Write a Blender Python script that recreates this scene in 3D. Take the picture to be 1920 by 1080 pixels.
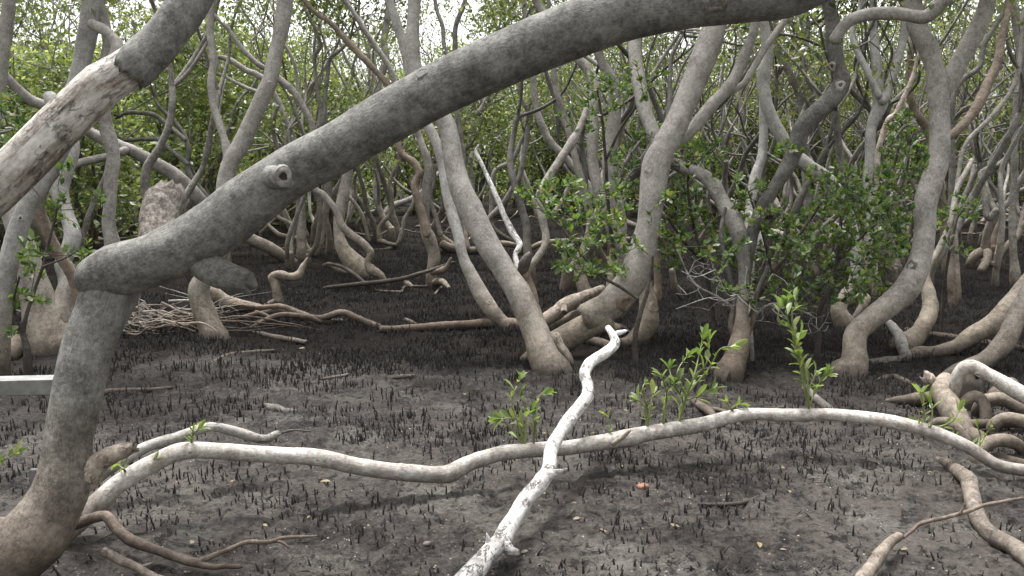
import bpy, math, random
import numpy as np
from mathutils import Vector

random.seed(7)
R = np.random.default_rng(7)
scene = bpy.context.scene
for o in list(bpy.data.objects):
    bpy.data.objects.remove(o)
COL = scene.collection

# ------------------------------------------------------------------ camera, sky, sun, exposure
CAM_H, FPX, HORIZON = 1.5, 1732.0, 300.0          # metres, focal length and horizon row in 1920x1080 pixels
PITCH = math.atan((540 - HORIZON) / FPX)
cam = bpy.data.cameras.new('camera')
cam.sensor_width = 36.0
cam.lens = 36.0 * FPX / 1920.0
cam.clip_start, cam.clip_end = 0.05, 2000
camo = bpy.data.objects.new('camera', cam)
COL.objects.link(camo)
camo.location = (0, 0, CAM_H)
camo.rotation_euler = (math.pi / 2 - PITCH, 0, 0)
scene.camera = camo

SUN_EL, SUN_AZ = math.radians(74), math.radians(-25)   # azimuth measured from +Y towards +X
world = bpy.data.worlds.new('World')
scene.world = world
world.use_nodes = True
wn = world.node_tree
wn.nodes.clear()
wo = wn.nodes.new('ShaderNodeOutputWorld')
bg = wn.nodes.new('ShaderNodeBackground')
sky = wn.nodes.new('ShaderNodeTexSky')
sky.sky_type = 'NISHITA'
sky.sun_disc = False
sky.sun_elevation = SUN_EL
sky.sun_rotation = SUN_AZ
sky.dust_density = 4.0
sky.air_density = 1.0
hs = wn.nodes.new('ShaderNodeHueSaturation')           # an overcast sky is nearly colourless
hs.inputs['Saturation'].default_value = 0.085
wn.links.new(sky.outputs[0], hs.inputs['Color'])
wn.links.new(hs.outputs[0], bg.inputs['Color'])
bg.inputs['Strength'].default_value = 0.12
wn.links.new(bg.outputs[0], wo.inputs[0])
sl = bpy.data.lights.new('sun', 'SUN')
sl.energy = 1.5
sl.angle = math.radians(13)
sl.color = (1.0, 0.97, 0.93)
so = bpy.data.objects.new('sun', sl)
COL.objects.link(so)
sdir = Vector((math.sin(SUN_AZ) * math.cos(SUN_EL), math.cos(SUN_AZ) * math.cos(SUN_EL), math.sin(SUN_EL)))
so.rotation_euler = sdir.to_track_quat('Z', 'Y').to_euler()
scene.view_settings.view_transform = 'Standard'
scene.view_settings.look = 'None'
scene.view_settings.exposure = 1.8
scene.view_settings.gamma = 1.0
scene.render.engine = 'CYCLES'
scene.cycles.use_denoising = True
scene.cycles.max_bounces = 8
scene.cycles.transparent_max_bounces = 8

# ------------------------------------------------------------------ from a spot in the photo to a point at its real distance
SP, CP = math.sin(PITCH), math.cos(PITCH)
def P(u, v, d):
    a, b = (u - 960) / FPX, (v - 540) / FPX
    return np.array([a * d, d * (CP - b * SP), CAM_H + d * (-SP - b * CP)])
def gd(v):                                            # distance at which row v meets the mud
    return CAM_H / max(SP + (v - 540) / FPX * CP, 0.02)
def G(u, v):
    return P(u, v, gd(v))
def proj(p):
    y, z = p[1], p[2] - CAM_H
    d = y * CP - z * SP
    return 960 + p[0] / d * FPX, 540 - (y * SP + z * CP) / d * FPX, d

# ------------------------------------------------------------------ numpy noise
def _hash(i, j, k):
    h = (i * 374761393 + j * 668265263 + k * 2147483647) & 0xffffffff
    h = ((h ^ (h >> 13)) * 1274126177) & 0xffffffff
    return ((h ^ (h >> 16)) & 0xffff) / 65535.0
def vnoise(p):
    p = np.asarray(p, float)
    i = np.floor(p).astype(np.int64)
    f = p - i
    f = f * f * (3 - 2 * f)
    out = 0
    for a in (0, 1):
        for b in (0, 1):
            for c in (0, 1):
                w = (f[..., 0] if a else 1 - f[..., 0]) * (f[..., 1] if b else 1 - f[..., 1]) * (f[..., 2] if c else 1 - f[..., 2])
                out = out + w * _hash(i[..., 0] + a, i[..., 1] + b, i[..., 2] + c)
    return out * 2 - 1
def fbm(p, o=4):
    s, a = 0, 1.0
    p = np.asarray(p, float)
    for k in range(o):
        s = s + a * vnoise(p * 2 ** k + 17.3 * k)
        a *= 0.5
    return s / 2

# ------------------------------------------------------------------ mesh builder
class MB:
    def __init__(s):
        s.v, s.q, s.t, s.uvq, s.uvt, s.n = [], [], [], [], [], 0
    def add(s, v, q=None, t=None, uvq=None, uvt=None):
        s.v.append(np.asarray(v, float))
        if q is not None and len(q):
            q = np.asarray(q, np.int64)
            s.q.append(q + s.n)
            s.uvq.append(uvq if uvq is not None else np.zeros((len(q), 4, 2)))
        if t is not None and len(t):
            t = np.asarray(t, np.int64)
            s.t.append(t + s.n)
            s.uvt.append(uvt if uvt is not None else np.zeros((len(t), 3, 2)))
        s.n += len(v)
    def build(s, name, mat, parent=None, loc=None, smooth=True):
        V = np.concatenate(s.v) if s.v else np.zeros((0, 3))
        if parent is not None and loc is None:
            loc = np.array(parent.get('_w', (0, 0, 0)))
        if loc is not None:
            V = V - np.asarray(loc, float)
        Q = np.concatenate(s.q) if s.q else np.zeros((0, 4), np.int64)
        T = np.concatenate(s.t) if s.t else np.zeros((0, 3), np.int64)
        me = bpy.data.meshes.new(name)
        me.vertices.add(len(V))
        me.vertices.foreach_set('co', V.ravel())
        nl = len(Q) * 4 + len(T) * 3
        me.loops.add(nl)
        me.loops.foreach_set('vertex_index', np.concatenate([Q.ravel(), T.ravel()]).astype(np.int32))
        me.polygons.add(len(Q) + len(T))
        ls = np.concatenate([np.arange(len(Q)) * 4, len(Q) * 4 + np.arange(len(T)) * 3]).astype(np.int32)
        me.polygons.foreach_set('loop_start', ls)
        me.polygons.foreach_set('use_smooth', np.full(len(Q) + len(T), smooth))
        uv = me.uv_layers.new(name='UVMap')
        U = np.concatenate([np.concatenate(s.uvq).reshape(-1, 2) if s.q else np.zeros((0, 2)),
                            np.concatenate(s.uvt).reshape(-1, 2) if s.t else np.zeros((0, 2))])
        uv.data.foreach_set('uv', U.ravel())
        me.update(calc_edges=True)
        if mat is not None:
            me.materials.append(M[mat] if isinstance(mat, str) else mat)
        o = bpy.data.objects.new(name, me)
        COL.objects.link(o)
        if parent is not None:
            o.parent = parent
        elif loc is not None:
            o.location = loc
        return o

def catmull(pts, rads, spacing):
    pts = np.asarray(pts, float)
    rads = np.asarray(rads, float)
    if len(pts) == 2:
        pts = np.array([pts[0], (pts[0] + pts[1]) / 2, pts[1]])
        rads = np.array([rads[0], rads.mean(), rads[1]])
    E = np.vstack([2 * pts[0] - pts[1], pts, 2 * pts[-1] - pts[-2]])
    op, orr = [], []
    for k in range(len(pts) - 1):
        a, b, c, d = E[k], E[k + 1], E[k + 2], E[k + 3]
        L = np.linalg.norm(c - b)
        m = max(2, int(math.ceil(L / spacing)))
        m = min(m, 60)
        t = np.arange(m)[:, None] / m
        op.append(0.5 * (2 * b + (c - a) * t + (2 * a - 5 * b + 4 * c - d) * t ** 2 + (3 * b - a - 3 * c + d) * t ** 3))
        tt = t[:, 0]
        tt = tt * tt * (3 - 2 * tt)
        orr.append(rads[k] * (1 - tt) + rads[k + 1] * tt)
    op.append(pts[-1:])
    orr.append(rads[-1:])
    return np.concatenate(op), np.concatenate(orr)

def tube(mb, pts, rads, n=10, jag=.8, lump=0.06, end='round', start='open', spacing=None, seed=0, wob=0.0):
    rm = float(np.mean(rads))
    if spacing is None:
        spacing = max(rm * 0.55, 0.006)
    C, r = catmull(pts, rads, spacing)
    if wob:
        w = np.stack([vnoise(C / (rm * 9) + seed * 3.1 + 50 * k) for k in range(3)], 1)
        fade = np.minimum(np.arange(len(C)), np.arange(len(C))[::-1])[:, None] / 4.0
        C = C + w * rm * wob * np.clip(fade, 0, 1)
    T = np.gradient(C, axis=0)
    T /= np.linalg.norm(T, axis=1)[:, None] + 1e-12
    if end == 'round' or end == 'knob':                 # close with shrinking rings
        k = 4
        ph = np.linspace(0, math.pi / 2, k + 1)[1:]
        flat = 0.5 if end == 'round' else 0.9
        C = np.vstack([C] + [C[-1] + T[-1] * r[-1] * flat * math.sin(p) for p in ph])
        r = np.concatenate([r, [r[-1] * max(math.cos(p), 0.04) for p in ph]])
        T = np.vstack([T] + [T[-1]] * k)
    if start == 'knob':
        k = 4
        ph = np.linspace(0, math.pi / 2, k + 1)[1:][::-1]
        r0, c0, t0 = r[0], C[0], T[0]
        C = np.vstack([c0 - t0 * r0 * 0.85 * math.sin(p) for p in ph] + [C])
        r = np.concatenate([[r0 * max(math.cos(p), 0.04) for p in ph], r])
        T = np.vstack([[t0] * k, T])
    m = len(C)
    up = np.array([0, 0, 1.0]) if abs(T[0][2]) < 0.9 else np.array([1.0, 0, 0])
    N = np.cross(T[0], up)
    N /= np.linalg.norm(N)
    Ns = np.zeros((m, 3))
    for i in range(m):
        N = N - T[i] * np.dot(N, T[i])
        N /= np.linalg.norm(N) + 1e-12
        Ns[i] = N
    B = np.cross(T, Ns)
    a = np.arange(n) * 2 * math.pi / n
    dirs = Ns[:, None, :] * np.cos(a)[None, :, None] + B[:, None, :] * np.sin(a)[None, :, None]
    V = C[:, None, :] + dirs * r[:, None, None]
    if lump:
        s1 = V / (rm * 3.2) + seed * 7.7
        s2 = V / (rm * 1.1) + seed * 3.3
        f = 1 + lump * (vnoise(s1) * 1.0 + 0.45 * vnoise(s2) + .2 * vnoise(s2 * 2.7))
        V = C[:, None, :] + dirs * (r[:, None] * f)[..., None]
    if end == 'broken':                                  # splintered end
        j = R.uniform(-0.5, 1.1, n) * r[-1] * jag
        V[-1] += T[-1] * j[:, None]
        V[-1] = C[-1] + (V[-1] - C[-1]) * 0.93
    if start == 'broken':
        j = R.uniform(-.1, .55, n) * r[0]
        V[0] -= T[0] * j[:, None]
        V[1] -= T[1] * (j * .45)[:, None]
    s = np.concatenate([[0], np.cumsum(np.linalg.norm(np.diff(C, axis=0), axis=1))])
    idx = np.arange(m * n).reshape(m, n)
    i0 = idx[:-1]
    i1 = idx[1:]
    q = np.stack([i0, np.roll(i0, -1, 1), np.roll(i1, -1, 1), i1], -1).reshape(-1, 4)
    circ = 2 * math.pi * rm
    ua = np.arange(n) / n * circ
    ub = (np.arange(n) + 1) / n * circ
    uvq = np.zeros((m - 1, n, 4, 2))
    uvq[..., 0, 0] = ua; uvq[..., 3, 0] = ua; uvq[..., 1, 0] = ub; uvq[..., 2, 0] = ub
    off = seed * 1.37 % 10
    uvq[..., 0, 1] = s[:-1, None] + off; uvq[..., 1, 1] = s[:-1, None] + off
    uvq[..., 2, 1] = s[1:, None] + off; uvq[..., 3, 1] = s[1:, None] + off
    verts = V.reshape(-1, 3)
    tris, uvt = [], []
    if end in ('broken', 'round', 'knob', 'tip'):
        c = C[-1] - T[-1] * (r[-1] * 0.7 if end == 'broken' else 0) + (T[-1] * r[-1] * 2 if end == 'tip' else 0)
        verts = np.vstack([verts, c])
        ci = len(verts) - 1
        tris += [[idx[-1, k], idx[-1, (k + 1) % n], ci] for k in range(n)]
    if start in ('knob', 'broken'):
        verts = np.vstack([verts, C[0] + (T[0] * r[0] * 0.5 if start == 'broken' else 0)])
        ci = len(verts) - 1
        tris += [[idx[0, (k + 1) % n], idx[0, k], ci] for k in range(n)]
    mb.add(verts, q, tris, uvq.reshape(-1, 4, 2))
    return C, r, T

# leaves ------------------------------------------------------------
def unit(a):
    return a / (np.linalg.norm(a, axis=-1, keepdims=True) + 1e-9)
LEAF_NEAR = (np.array([[0, 0, 0], [.22, -.30, .05], [.22, 0, 0], [.22, .30, .05], [.58, -.5, .08], [.58, 0, .0], [.58, .5, .08],
                       [.86, -.3, .03], [.86, 0, -.03], [.86, .3, .03], [1, 0, -.07]]),
             np.array([[1, 2, 5, 4], [2, 3, 6, 5], [4, 5, 8, 7], [5, 6, 9, 8]]),
             np.array([[0, 2, 1], [0, 3, 2], [7, 8, 10], [8, 9, 10]]))
LEAF_MID = (np.array([[0, 0, 0], [.35, -.42, .07], [.35, .42, .07], [.75, -.42, .03], [.75, .42, .03], [1, 0, -.04], [.5, 0, -.02]]),
            np.array([[0, 6, 3, 1], [0, 2, 4, 6]]), np.array([[3, 6, 5], [6, 4, 5]]))
LEAF_FAR = (np.array([[0, 0, 0], [.5, -.5, .08], [1, 0, 0], [.5, .5, .08]]), None, np.array([[0, 2, 1], [0, 3, 2]]))
def leaves(mb, pos, d, nrm, L, W, tpl):
    tv, tq, tt = tpl
    d = unit(d)
    b = unit(np.cross(nrm, d))
    nn = np.cross(d, b)
    N = len(pos)
    V = (pos[:, None] + d[:, None] * (tv[None, :, 0:1] * L[:, None, None]) + b[:, None] * (tv[None, :, 1:2] * W[:, None, None])
         + nn[:, None] * (tv[None, :, 2:3] * L[:, None, None]))
    k = len(tv)
    off = (np.arange(N) * k)[:, None, None]
    mb.add(V.reshape(-1, 3), (tq[None] + off).reshape(-1, 4) if tq is not None else None, (tt[None] + off).reshape(-1, 3))
def rosette(mb, tip, dirn, n, L, tpl, spread=1.1, wr=0.5):
    dirn = unit(np.asarray(dirn, float))
    rd = unit(R.normal(size=(n, 3)))
    rd = unit(rd - dirn * (rd @ dirn)[:, None])
    sp = R.uniform(0.35, spread, n)[:, None]
    d = unit(dirn + rd * sp)
    nrm = unit(dirn * 1.0 - rd * 0.5 + np.array([0, 0, 0.5]) + R.normal(size=(n, 3)) * .25)
    pos = tip - dirn * R.uniform(0, 0.03, n)[:, None]
    l = L * R.uniform(0.65, 1.15, n)
    leaves(mb, pos, d, nrm, l, l * wr * R.uniform(.85, 1.15, n), tpl)
def cloud(mb, c, rad, n, L, tpl, up=0.6):
    pos = c + R.normal(size=(n, 3)) * rad * np.array([1, 1, .75])
    d = R.normal(size=(n, 3))
    nrm = unit(R.normal(size=(n, 3)) + np.array([0, 0, up * 1.6]))
    l = L * R.uniform(.7, 1.25, n)
    leaves(mb, pos, d, nrm, l, l * .52, tpl)

# ------------------------------------------------------------------ materials
M = {}
def nodes(name):
    m = bpy.data.materials.new(name)
    m.use_nodes = True
    nt = m.node_tree
    for n in list(nt.nodes):
        nt.nodes.remove(n)
    out = nt.nodes.new('ShaderNodeOutputMaterial')
    b = nt.nodes.new('ShaderNodeBsdfPrincipled')
    nt.links.new(b.outputs[0], out.inputs[0])
    M[name] = m
    return m, nt, b, out
def nd(nt, t, **kw):
    n = nt.nodes.new(t)
    for k, v in kw.items():
        if k in n.inputs:
            n.inputs[k].default_value = v
        else:
            setattr(n, k, v)
    return n
def ramp(nt, src, stops):
    r = nt.nodes.new('ShaderNodeValToRGB')
    e = r.color_ramp.elements
    while len(e) < len(stops):
        e.new(0.5)
    for i, (p, c) in enumerate(stops):
        e[i].position = p
        e[i].color = (c, c, c, 1) if np.isscalar(c) else (*c, 1)
    nt.links.new(src, r.inputs[0])
    return r.outputs[0]
def mix(nt, f, a, b, mode='MIX'):
    n = nt.nodes.new('ShaderNodeMix')
    n.data_type = 'RGBA'
    n.blend_type = mode
    for s, i in ((f, 0), (a, 6), (b, 7)):
        if isinstance(s, (int, float)):
            n.inputs[i].default_value = s
        elif isinstance(s, tuple):
            n.inputs[i].default_value = (*s, 1)
        else:
            nt.links.new(s, n.inputs[i])
    return n.outputs[2]
def math_(nt, op, a, b=None):
    n = nt.nodes.new('ShaderNodeMath')
    n.operation = op
    for i, s in enumerate((a, b)):
        if s is None:
            continue
        if isinstance(s, (int, float)):
            n.inputs[i].default_value = s
        else:
            nt.links.new(s, n.inputs[i])
    return n.outputs[0]
def noise(nt, vec, scale, detail=4, rough=.55):
    n = nd(nt, 'ShaderNodeTexNoise', Scale=scale, Detail=detail, Roughness=rough)
    nt.links.new(vec, n.inputs['Vector'])
    return n.outputs[0]
def scaled(nt, vec, s):
    m = nt.nodes.new('ShaderNodeMapping')
    m.inputs['Scale'].default_value = s
    nt.links.new(vec, m.inputs['Vector'])
    return m.outputs[0]

def bark(name, dark, mid, light, stain=None, stain_top=0.75, grain=1.0, spots=0.0, cracks=0.0, bump=0.7, rough=.88, patch=7.0, streak=False):
    m, nt, b, out = nodes(name)
    geo = nt.nodes.new('ShaderNodeNewGeometry')
    pos = geo.outputs['Position']
    uvn = nt.nodes.new('ShaderNodeUVMap')
    uv = uvn.outputs[0]
    big = noise(nt, pos, patch, 5, .6)
    fine = noise(nt, scaled(nt, uv, (150 * grain, 55 * grain, 1)), 1.0, 5, .7)
    ring = noise(nt, scaled(nt, uv, (38 * grain, 85 * grain, 1)), 1.0, 5, .7)
    big = math_(nt, 'ADD', math_(nt, 'MULTIPLY', big, .6), math_(nt, 'MULTIPLY', noise(nt, pos, patch * 4.3, 5, .65), .4))
    mixv = math_(nt, 'ADD', math_(nt, 'MULTIPLY', big, .55), math_(nt, 'ADD', math_(nt, 'MULTIPLY', fine, .28), math_(nt, 'MULTIPLY', ring, .17)))
    if streak:
        big = noise(nt, scaled(nt, uv, (9, 2.4, 1)), 1.0, 6, .65)
        mixv = math_(nt, 'ADD', math_(nt, 'MULTIPLY', big, .75), math_(nt, 'MULTIPLY', fine, .25))
    c = ramp(nt, mixv, [(.425, dark), (.5, mid), (.585, light)])
    lich = ramp(nt, noise(nt, pos, 26, 5, .7), [(.56, 0.0), (.66, .45)])
    c = mix(nt, lich, c, light)
    blot = ramp(nt, noise(nt, scaled(nt, uv, (55, 30, 1)), 1.0, 6, .75), [(.36, .78), (.5, 1.0), (.64, 1.17)])
    dk = ramp(nt, noise(nt, scaled(nt, pos, (1, 1, .6)), 15, 6, .7), [(.33, .5), (.44, 0.0)])
    c = mix(nt, dk, c, dark)
    sp = nt.nodes.new('ShaderNodeSeparateXYZ')
    nt.links.new(pos, sp.inputs[0])
    z = math_(nt, 'ADD', sp.outputs[2], math_(nt, 'MULTIPLY', math_(nt, 'SUBTRACT', noise(nt, pos, 3.5, 4), .5), .5))
    if stain:
        f = ramp(nt, math_(nt, 'DIVIDE', z, stain_top), [(.25, .9), (1.0, 0.0)])
        tint = mix(nt, ramp(nt, mixv, [(.42, 0.0), (.58, 1.0)]), tuple(x * .4 for x in stain), tuple(x * 1.2 for x in stain))
        c = mix(nt, f, c, tint)
    c = mix(nt, 1.0, c, blot, 'MULTIPLY')
    wet = ramp(nt, math_(nt, 'ADD', sp.outputs[2], math_(nt, 'MULTIPLY', math_(nt, 'SUBTRACT', noise(nt, pos, 22, 4), .5), .25)), [(.02, 1.0), (.22, 0.0)])
    c = mix(nt, math_(nt, 'MULTIPLY', wet, .8), c, (.05, .04, .034))
    h = math_(nt, 'ADD', math_(nt, 'MULTIPLY', fine, .6), math_(nt, 'MULTIPLY', ring, .5))
    if spots:
        vo = nd(nt, 'ShaderNodeTexVoronoi', Scale=1.0)
        nt.links.new(scaled(nt, uv, (26, 17, 1)), vo.inputs['Vector'])
        dist = math_(nt, 'ADD', vo.outputs['Distance'], math_(nt, 'MULTIPLY', noise(nt, scaled(nt, uv, (60, 60, 1)), 1.0, 3), .22))
        s = ramp(nt, dist, [(.2, 1.0), (.32, 0.0)])
        s = math_(nt, 'MULTIPLY', s, ramp(nt, vo.outputs['Color'], [(.5, 0.0), (.6, 1.0)]))
        c = mix(nt, math_(nt, 'MULTIPLY', s, spots), c, (.12, .105, .09))
        c = mix(nt, ramp(nt, noise(nt, scaled(nt, uv, (30, 20, 1)), 1.0, 5, .75), [(.4, .6), (.5, 0.0)]), c, dark)
    if cracks:
        w = noise(nt, scaled(nt, uv, (22, 9, 1)), 1.0, 6, .7)
        cr = ramp(nt, math_(nt, 'ABSOLUTE', math_(nt, 'SUBTRACT', w, .5)), [(.0, 1.0), (.03, 0.0)])
        msk = ramp(nt, noise(nt, pos, 11, 2), [(.5, 0.0), (.58, 1.0)])
        cr = math_(nt, 'MULTIPLY', cr, msk)
        c = mix(nt, math_(nt, 'MULTIPLY', cr, cracks), c, (.06, .05, .045))
        h = math_(nt, 'SUBTRACT', h, math_(nt, 'MULTIPLY', cr, .8))
    nt.links.new(c, b.inputs['Base Color'])
    b.inputs['Roughness'].default_value = rough
    b.inputs['Specular IOR Level'].default_value = .25
    bp = nd(nt, 'ShaderNodeBump', Strength=bump, Distance=.006)
    nt.links.new(h, bp.inputs['Height'])
    nt.links.new(bp.outputs[0], b.inputs['Normal'])
    return m

TAN = (.3, .255, .207)
bark('bark_old', (.075, .073, .068), (.15, .146, .136), (.26, .256, .238), (.21, .168, .135), .75, bump=1.0)
bark('bark_grey', (.17, .155, .142), (.29, .27, .25), (.4, .378, .355), TAN, .8)
bark('bark_pale', (.22, .21, .2), (.34, .325, .31), (.45, .44, .42), TAN, .7)
bark('bark_brown', (.1, .078, .062), (.19, .15, .122), (.29, .24, .2), (.33, .25, .19), .8)
bark('bark_dark', (.06, .055, .05), (.115, .108, .098), (.19, .18, .165), (.22, .17, .13), .7)
bark('bark_far', (.1, .092, .084), (.19, .177, .16), (.3, .283, .258), (.24, .205, .165), .6, grain=.5)
bark('root_tan', (.14, .125, .112), (.25, .23, .21), (.37, .345, .32), (.3, .252, .2), 1.15)
bark('limb_pale', (.27, .235, .205), (.46, .425, .395), (.66, .635, .61), None, spots=.7, grain=.8)
bark('dead_white', (.36, .34, .325), (.68, .665, .655), (.82, .81, .805), None, cracks=.8, grain=.6, bump=1.0, streak=True)
bark('dead_grey', (.2, .185, .17), (.33, .31, .29), (.47, .45, .43), None, cracks=.6)
bark('dead_tan', (.2, .165, .135), (.36, .305, .255), (.52, .46, .4), None, cracks=.8)
bark('twig_brown', (.1, .075, .058), (.2, .155, .125), (.33, .27, .23), None)
bark('twig_dark', (.035, .03, .028), (.07, .06, .054), (.13, .115, .1), None)
bark('peeled_wood', (.17, .138, .115), (.42, .385, .35), (.64, .61, .58), None, cracks=.35, grain=.5, bump=1.0, streak=True)
bark('rotten_wood', (.05, .042, .036), (.125, .108, .095), (.26, .24, .22), None, grain=.7, patch=25, bump=1.0)
bark('hollow_dark', (.012, .01, .008), (.03, .024, .02), (.06, .05, .04), None)

def leafmat(name, cols, transl=.35, rough=.34):
    m, nt, b, out = nodes(name)
    geo = nt.nodes.new('ShaderNodeNewGeometry')
    c = ramp(nt, geo.outputs['Random Per Island'], cols)
    v = noise(nt, geo.outputs['Position'], 1.3, 2)
    c = mix(nt, ramp(nt, v, [(.35, 0.0), (.65, .55)]), c, mix(nt, 1.0, c, (1.35, 1.22, .85), 'MULTIPLY'))
    back = mix(nt, .45, c, (.16, .18, .1))                     # paler underside
    c2 = mix(nt, geo.outputs['Backfacing'], c, back)
    nt.links.new(c2, b.inputs['Base Color'])
    b.inputs['Roughness'].default_value = rough
    b.inputs['Specular IOR Level'].default_value = .55
    tr = nt.nodes.new('ShaderNodeBsdfTranslucent')
    nt.links.new(mix(nt, 1.0, c, (1.3, 1.38, .75), 'MULTIPLY'), tr.inputs[0])
    ms = nt.nodes.new('ShaderNodeMixShader')
    ms.inputs[0].default_value = transl
    nt.links.new(b.outputs[0], ms.inputs[1])
    nt.links.new(tr.outputs[0], ms.inputs[2])
    nt.links.new(ms.outputs[0], out.inputs[0])
leafmat('leaf_canopy', [(.0, (.045, .065, .033)), (.5, (.1, .13, .055)), (.85, (.165, .19, .08)), (1.0, (.24, .24, .12))], .42)
leafmat('leaf_bright', [(.0, (.08, .115, .055)), (.45, (.165, .215, .095)), (.85, (.27, .31, .15)), (1.0, (.37, .38, .23))], .46)
leafmat('leaf_shrub', [(.0, (.038, .08, .034)), (.4, (.085, .155, .052)), (.75, (.155, .24, .07)), (.94, (.17, .22, .05)), (.985, (.22, .22, .05)), (1.0, (.3, .17, .05))], .38, .42)
leafmat('leaf_sprout', [(.0, (.11, .18, .06)), (.5, (.2, .28, .09)), (1.0, (.32, .36, .14))], .42, .4)
leafmat('leaf_litter', [(.0, (.13, .07, .04)), (.5, (.2, .12, .06)), (1.0, (.26, .19, .1))], .1, .6)

def mudmat():
    m, nt, b, out = nodes('mud')
    geo = nt.nodes.new('ShaderNodeNewGeometry')
    pos = geo.outputs['Position']
    big = noise(nt, pos, .9, 5, .6)
    med = noise(nt, pos, 6, 6, .65)
    fin = noise(nt, pos, 48, 6, .8)
    v = math_(nt, 'ADD', math_(nt, 'MULTIPLY', big, .36), math_(nt, 'ADD', math_(nt, 'MULTIPLY', med, .34), math_(nt, 'MULTIPLY', fin, .3)))
    c = ramp(nt, v, [(.415, (.012, .010, .0095)), (.465, (.036, .030, .027)), (.51, (.068, .058, .052)), (.6, (.112, .098, .088))])
    film = ramp(nt, noise(nt, pos, 1.7, 5, .6), [(.52, 0.0), (.64, .75)])
    c = mix(nt, math_(nt, 'MULTIPLY', film, ramp(nt, fin, [(.4, .2), (.56, 1.0)])), c, (.17, .163, .145))
    vo = nd(nt, 'ShaderNodeTexVoronoi', Scale=60.0)
    nt.links.new(pos, vo.inputs['Vector'])
    s = math_(nt, 'MULTIPLY', ramp(nt, vo.outputs['Distance'], [(.16, 1.0), (.26, 0.0)]), ramp(nt, vo.outputs['Color'], [(.76, 0.0), (.8, 1.0)]))
    s = math_(nt, 'MULTIPLY', s, ramp(nt, noise(nt, pos, 1.1, 3), [(.42, .1), (.6, 1.0)]))
    c = mix(nt, math_(nt, 'MULTIPLY', s, .8), c, (.5, .46, .4))
    hole = ramp(nt, noise(nt, pos, 19, 6, .7), [(.4, .9), (.46, 0.0)])
    c = mix(nt, hole, c, (.009, .0075, .007))
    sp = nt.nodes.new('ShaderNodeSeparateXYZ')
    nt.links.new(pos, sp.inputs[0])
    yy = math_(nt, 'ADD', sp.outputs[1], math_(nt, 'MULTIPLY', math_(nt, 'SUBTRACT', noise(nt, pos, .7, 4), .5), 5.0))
    black = ramp(nt, math_(nt, 'DIVIDE', yy, 12.0), [(.42, 0.0), (.6, .93)])      # mud colour falls to near black further back
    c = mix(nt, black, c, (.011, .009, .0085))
    nt.links.new(c, b.inputs['Base Color'])
    r = ramp(nt, math_(nt, 'ADD', math_(nt, 'MULTIPLY', med, .6), math_(nt, 'MULTIPLY', big, .4)), [(.42, .38), (.6, .9)])
    wetp = math_(nt, 'MULTIPLY', ramp(nt, noise(nt, pos, 1.4, 4, .6), [(.46, 1.0), (.56, 0.0)]), math_(nt, 'SUBTRACT', 1.0, black))
    nt.links.new(math_(nt, 'MULTIPLY', math_(nt, 'SUBTRACT', 1.03, black), .27), b.inputs['Specular IOR Level'])
    r = mix(nt, math_(nt, 'MULTIPLY', wetp, .7), r, (.22, .22, .22))
    nt.links.new(r, b.inputs['Roughness'])
    b.inputs['Specular IOR Level'].default_value = .28
    bp = nd(nt, 'ShaderNodeBump', Strength=1.0, Distance=.03)
    nt.links.new(math_(nt, 'ADD', math_(nt, 'MULTIPLY', med, .6), math_(nt, 'MULTIPLY', fin, .7)), bp.inputs['Height'])
    nt.links.new(bp.outputs[0], b.inputs['Normal'])
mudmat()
def plain(name, a, bcol, scale=30, rough=.8, bump=.3):
    m, nt, b, out = nodes(name)
    geo = nt.nodes.new('ShaderNodeNewGeometry')
    n = noise(nt, geo.outputs['Position'], scale, 5, .65)
    nt.links.new(ramp(nt, n, [(.35, a), (.65, bcol)]), b.inputs['Base Color'])
    b.inputs['Roughness'].default_value = rough
    bp = nd(nt, 'ShaderNodeBump', Strength=bump, Distance=.004)
    nt.links.new(n, bp.inputs['Height'])
    nt.links.new(bp.outputs[0], b.inputs['Normal'])
plain('pencil_root', (.011, .009, .0085), (.035, .029, .026), 60, .8)
plain('brick', (.15, .075, .05), (.27, .14, .095), 60)
plain('pale_stone', (.3, .26, .22), (.45, .4, .35), 40)
plain('painted_board', (.15, .15, .148), (.27, .27, .265), 14, .6, .2)

# ------------------------------------------------------------------ things, parts
def tag(o, label, cat, group=None, kind=None):
    if label: o['label'] = label
    if cat: o['category'] = cat
    if group: o['group'] = group
    if kind: o['kind'] = kind
    return o
def thing(name, label, cat, w, group=None):
    o = bpy.data.objects.new(name, None)
    COL.objects.link(o)
    o.location = w
    o.empty_display_size = .1
    o['_w'] = [float(x) for x in w]
    return tag(o, label, cat, group)
STEMS = {}
def parse(s):
    out = []
    for t in s.split():
        a = [float(x) for x in t.split(',')]
        out.append(a)
    return out
def path3(s, d0=None, d1=None, lie=False):
    a = parse(s)
    n = len(a)
    dist = np.concatenate([[0], np.cumsum([math.hypot(a[i + 1][0] - a[i][0], a[i + 1][1] - a[i][1]) for i in range(n - 1)])])
    if lie:
        d = np.array([gd(x[1] + x[2] * .42) for x in a])
    else:
        if d0 is None:
            d0 = gd(a[0][1])
        kx, kd = [0.0], [d0]
        for i, x in enumerate(a):
            if len(x) > 3:
                if i == 0:
                    kd[0] = x[3]
                else:
                    kx.append(dist[i]); kd.append(x[3])
        if kx[-1] < dist[-1]:
            kx.append(dist[-1]); kd.append(d1 if d1 is not None else kd[-1])
        d = np.interp(dist, kx, kd)
    pts = np.array([P(x[0], x[1], dd) for x, dd in zip(a, d)])
    rad = np.array([x[2] / 2 * dd / FPX for x, dd in zip(a, d)])
    return pts, rad
_seed = [0]
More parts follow.
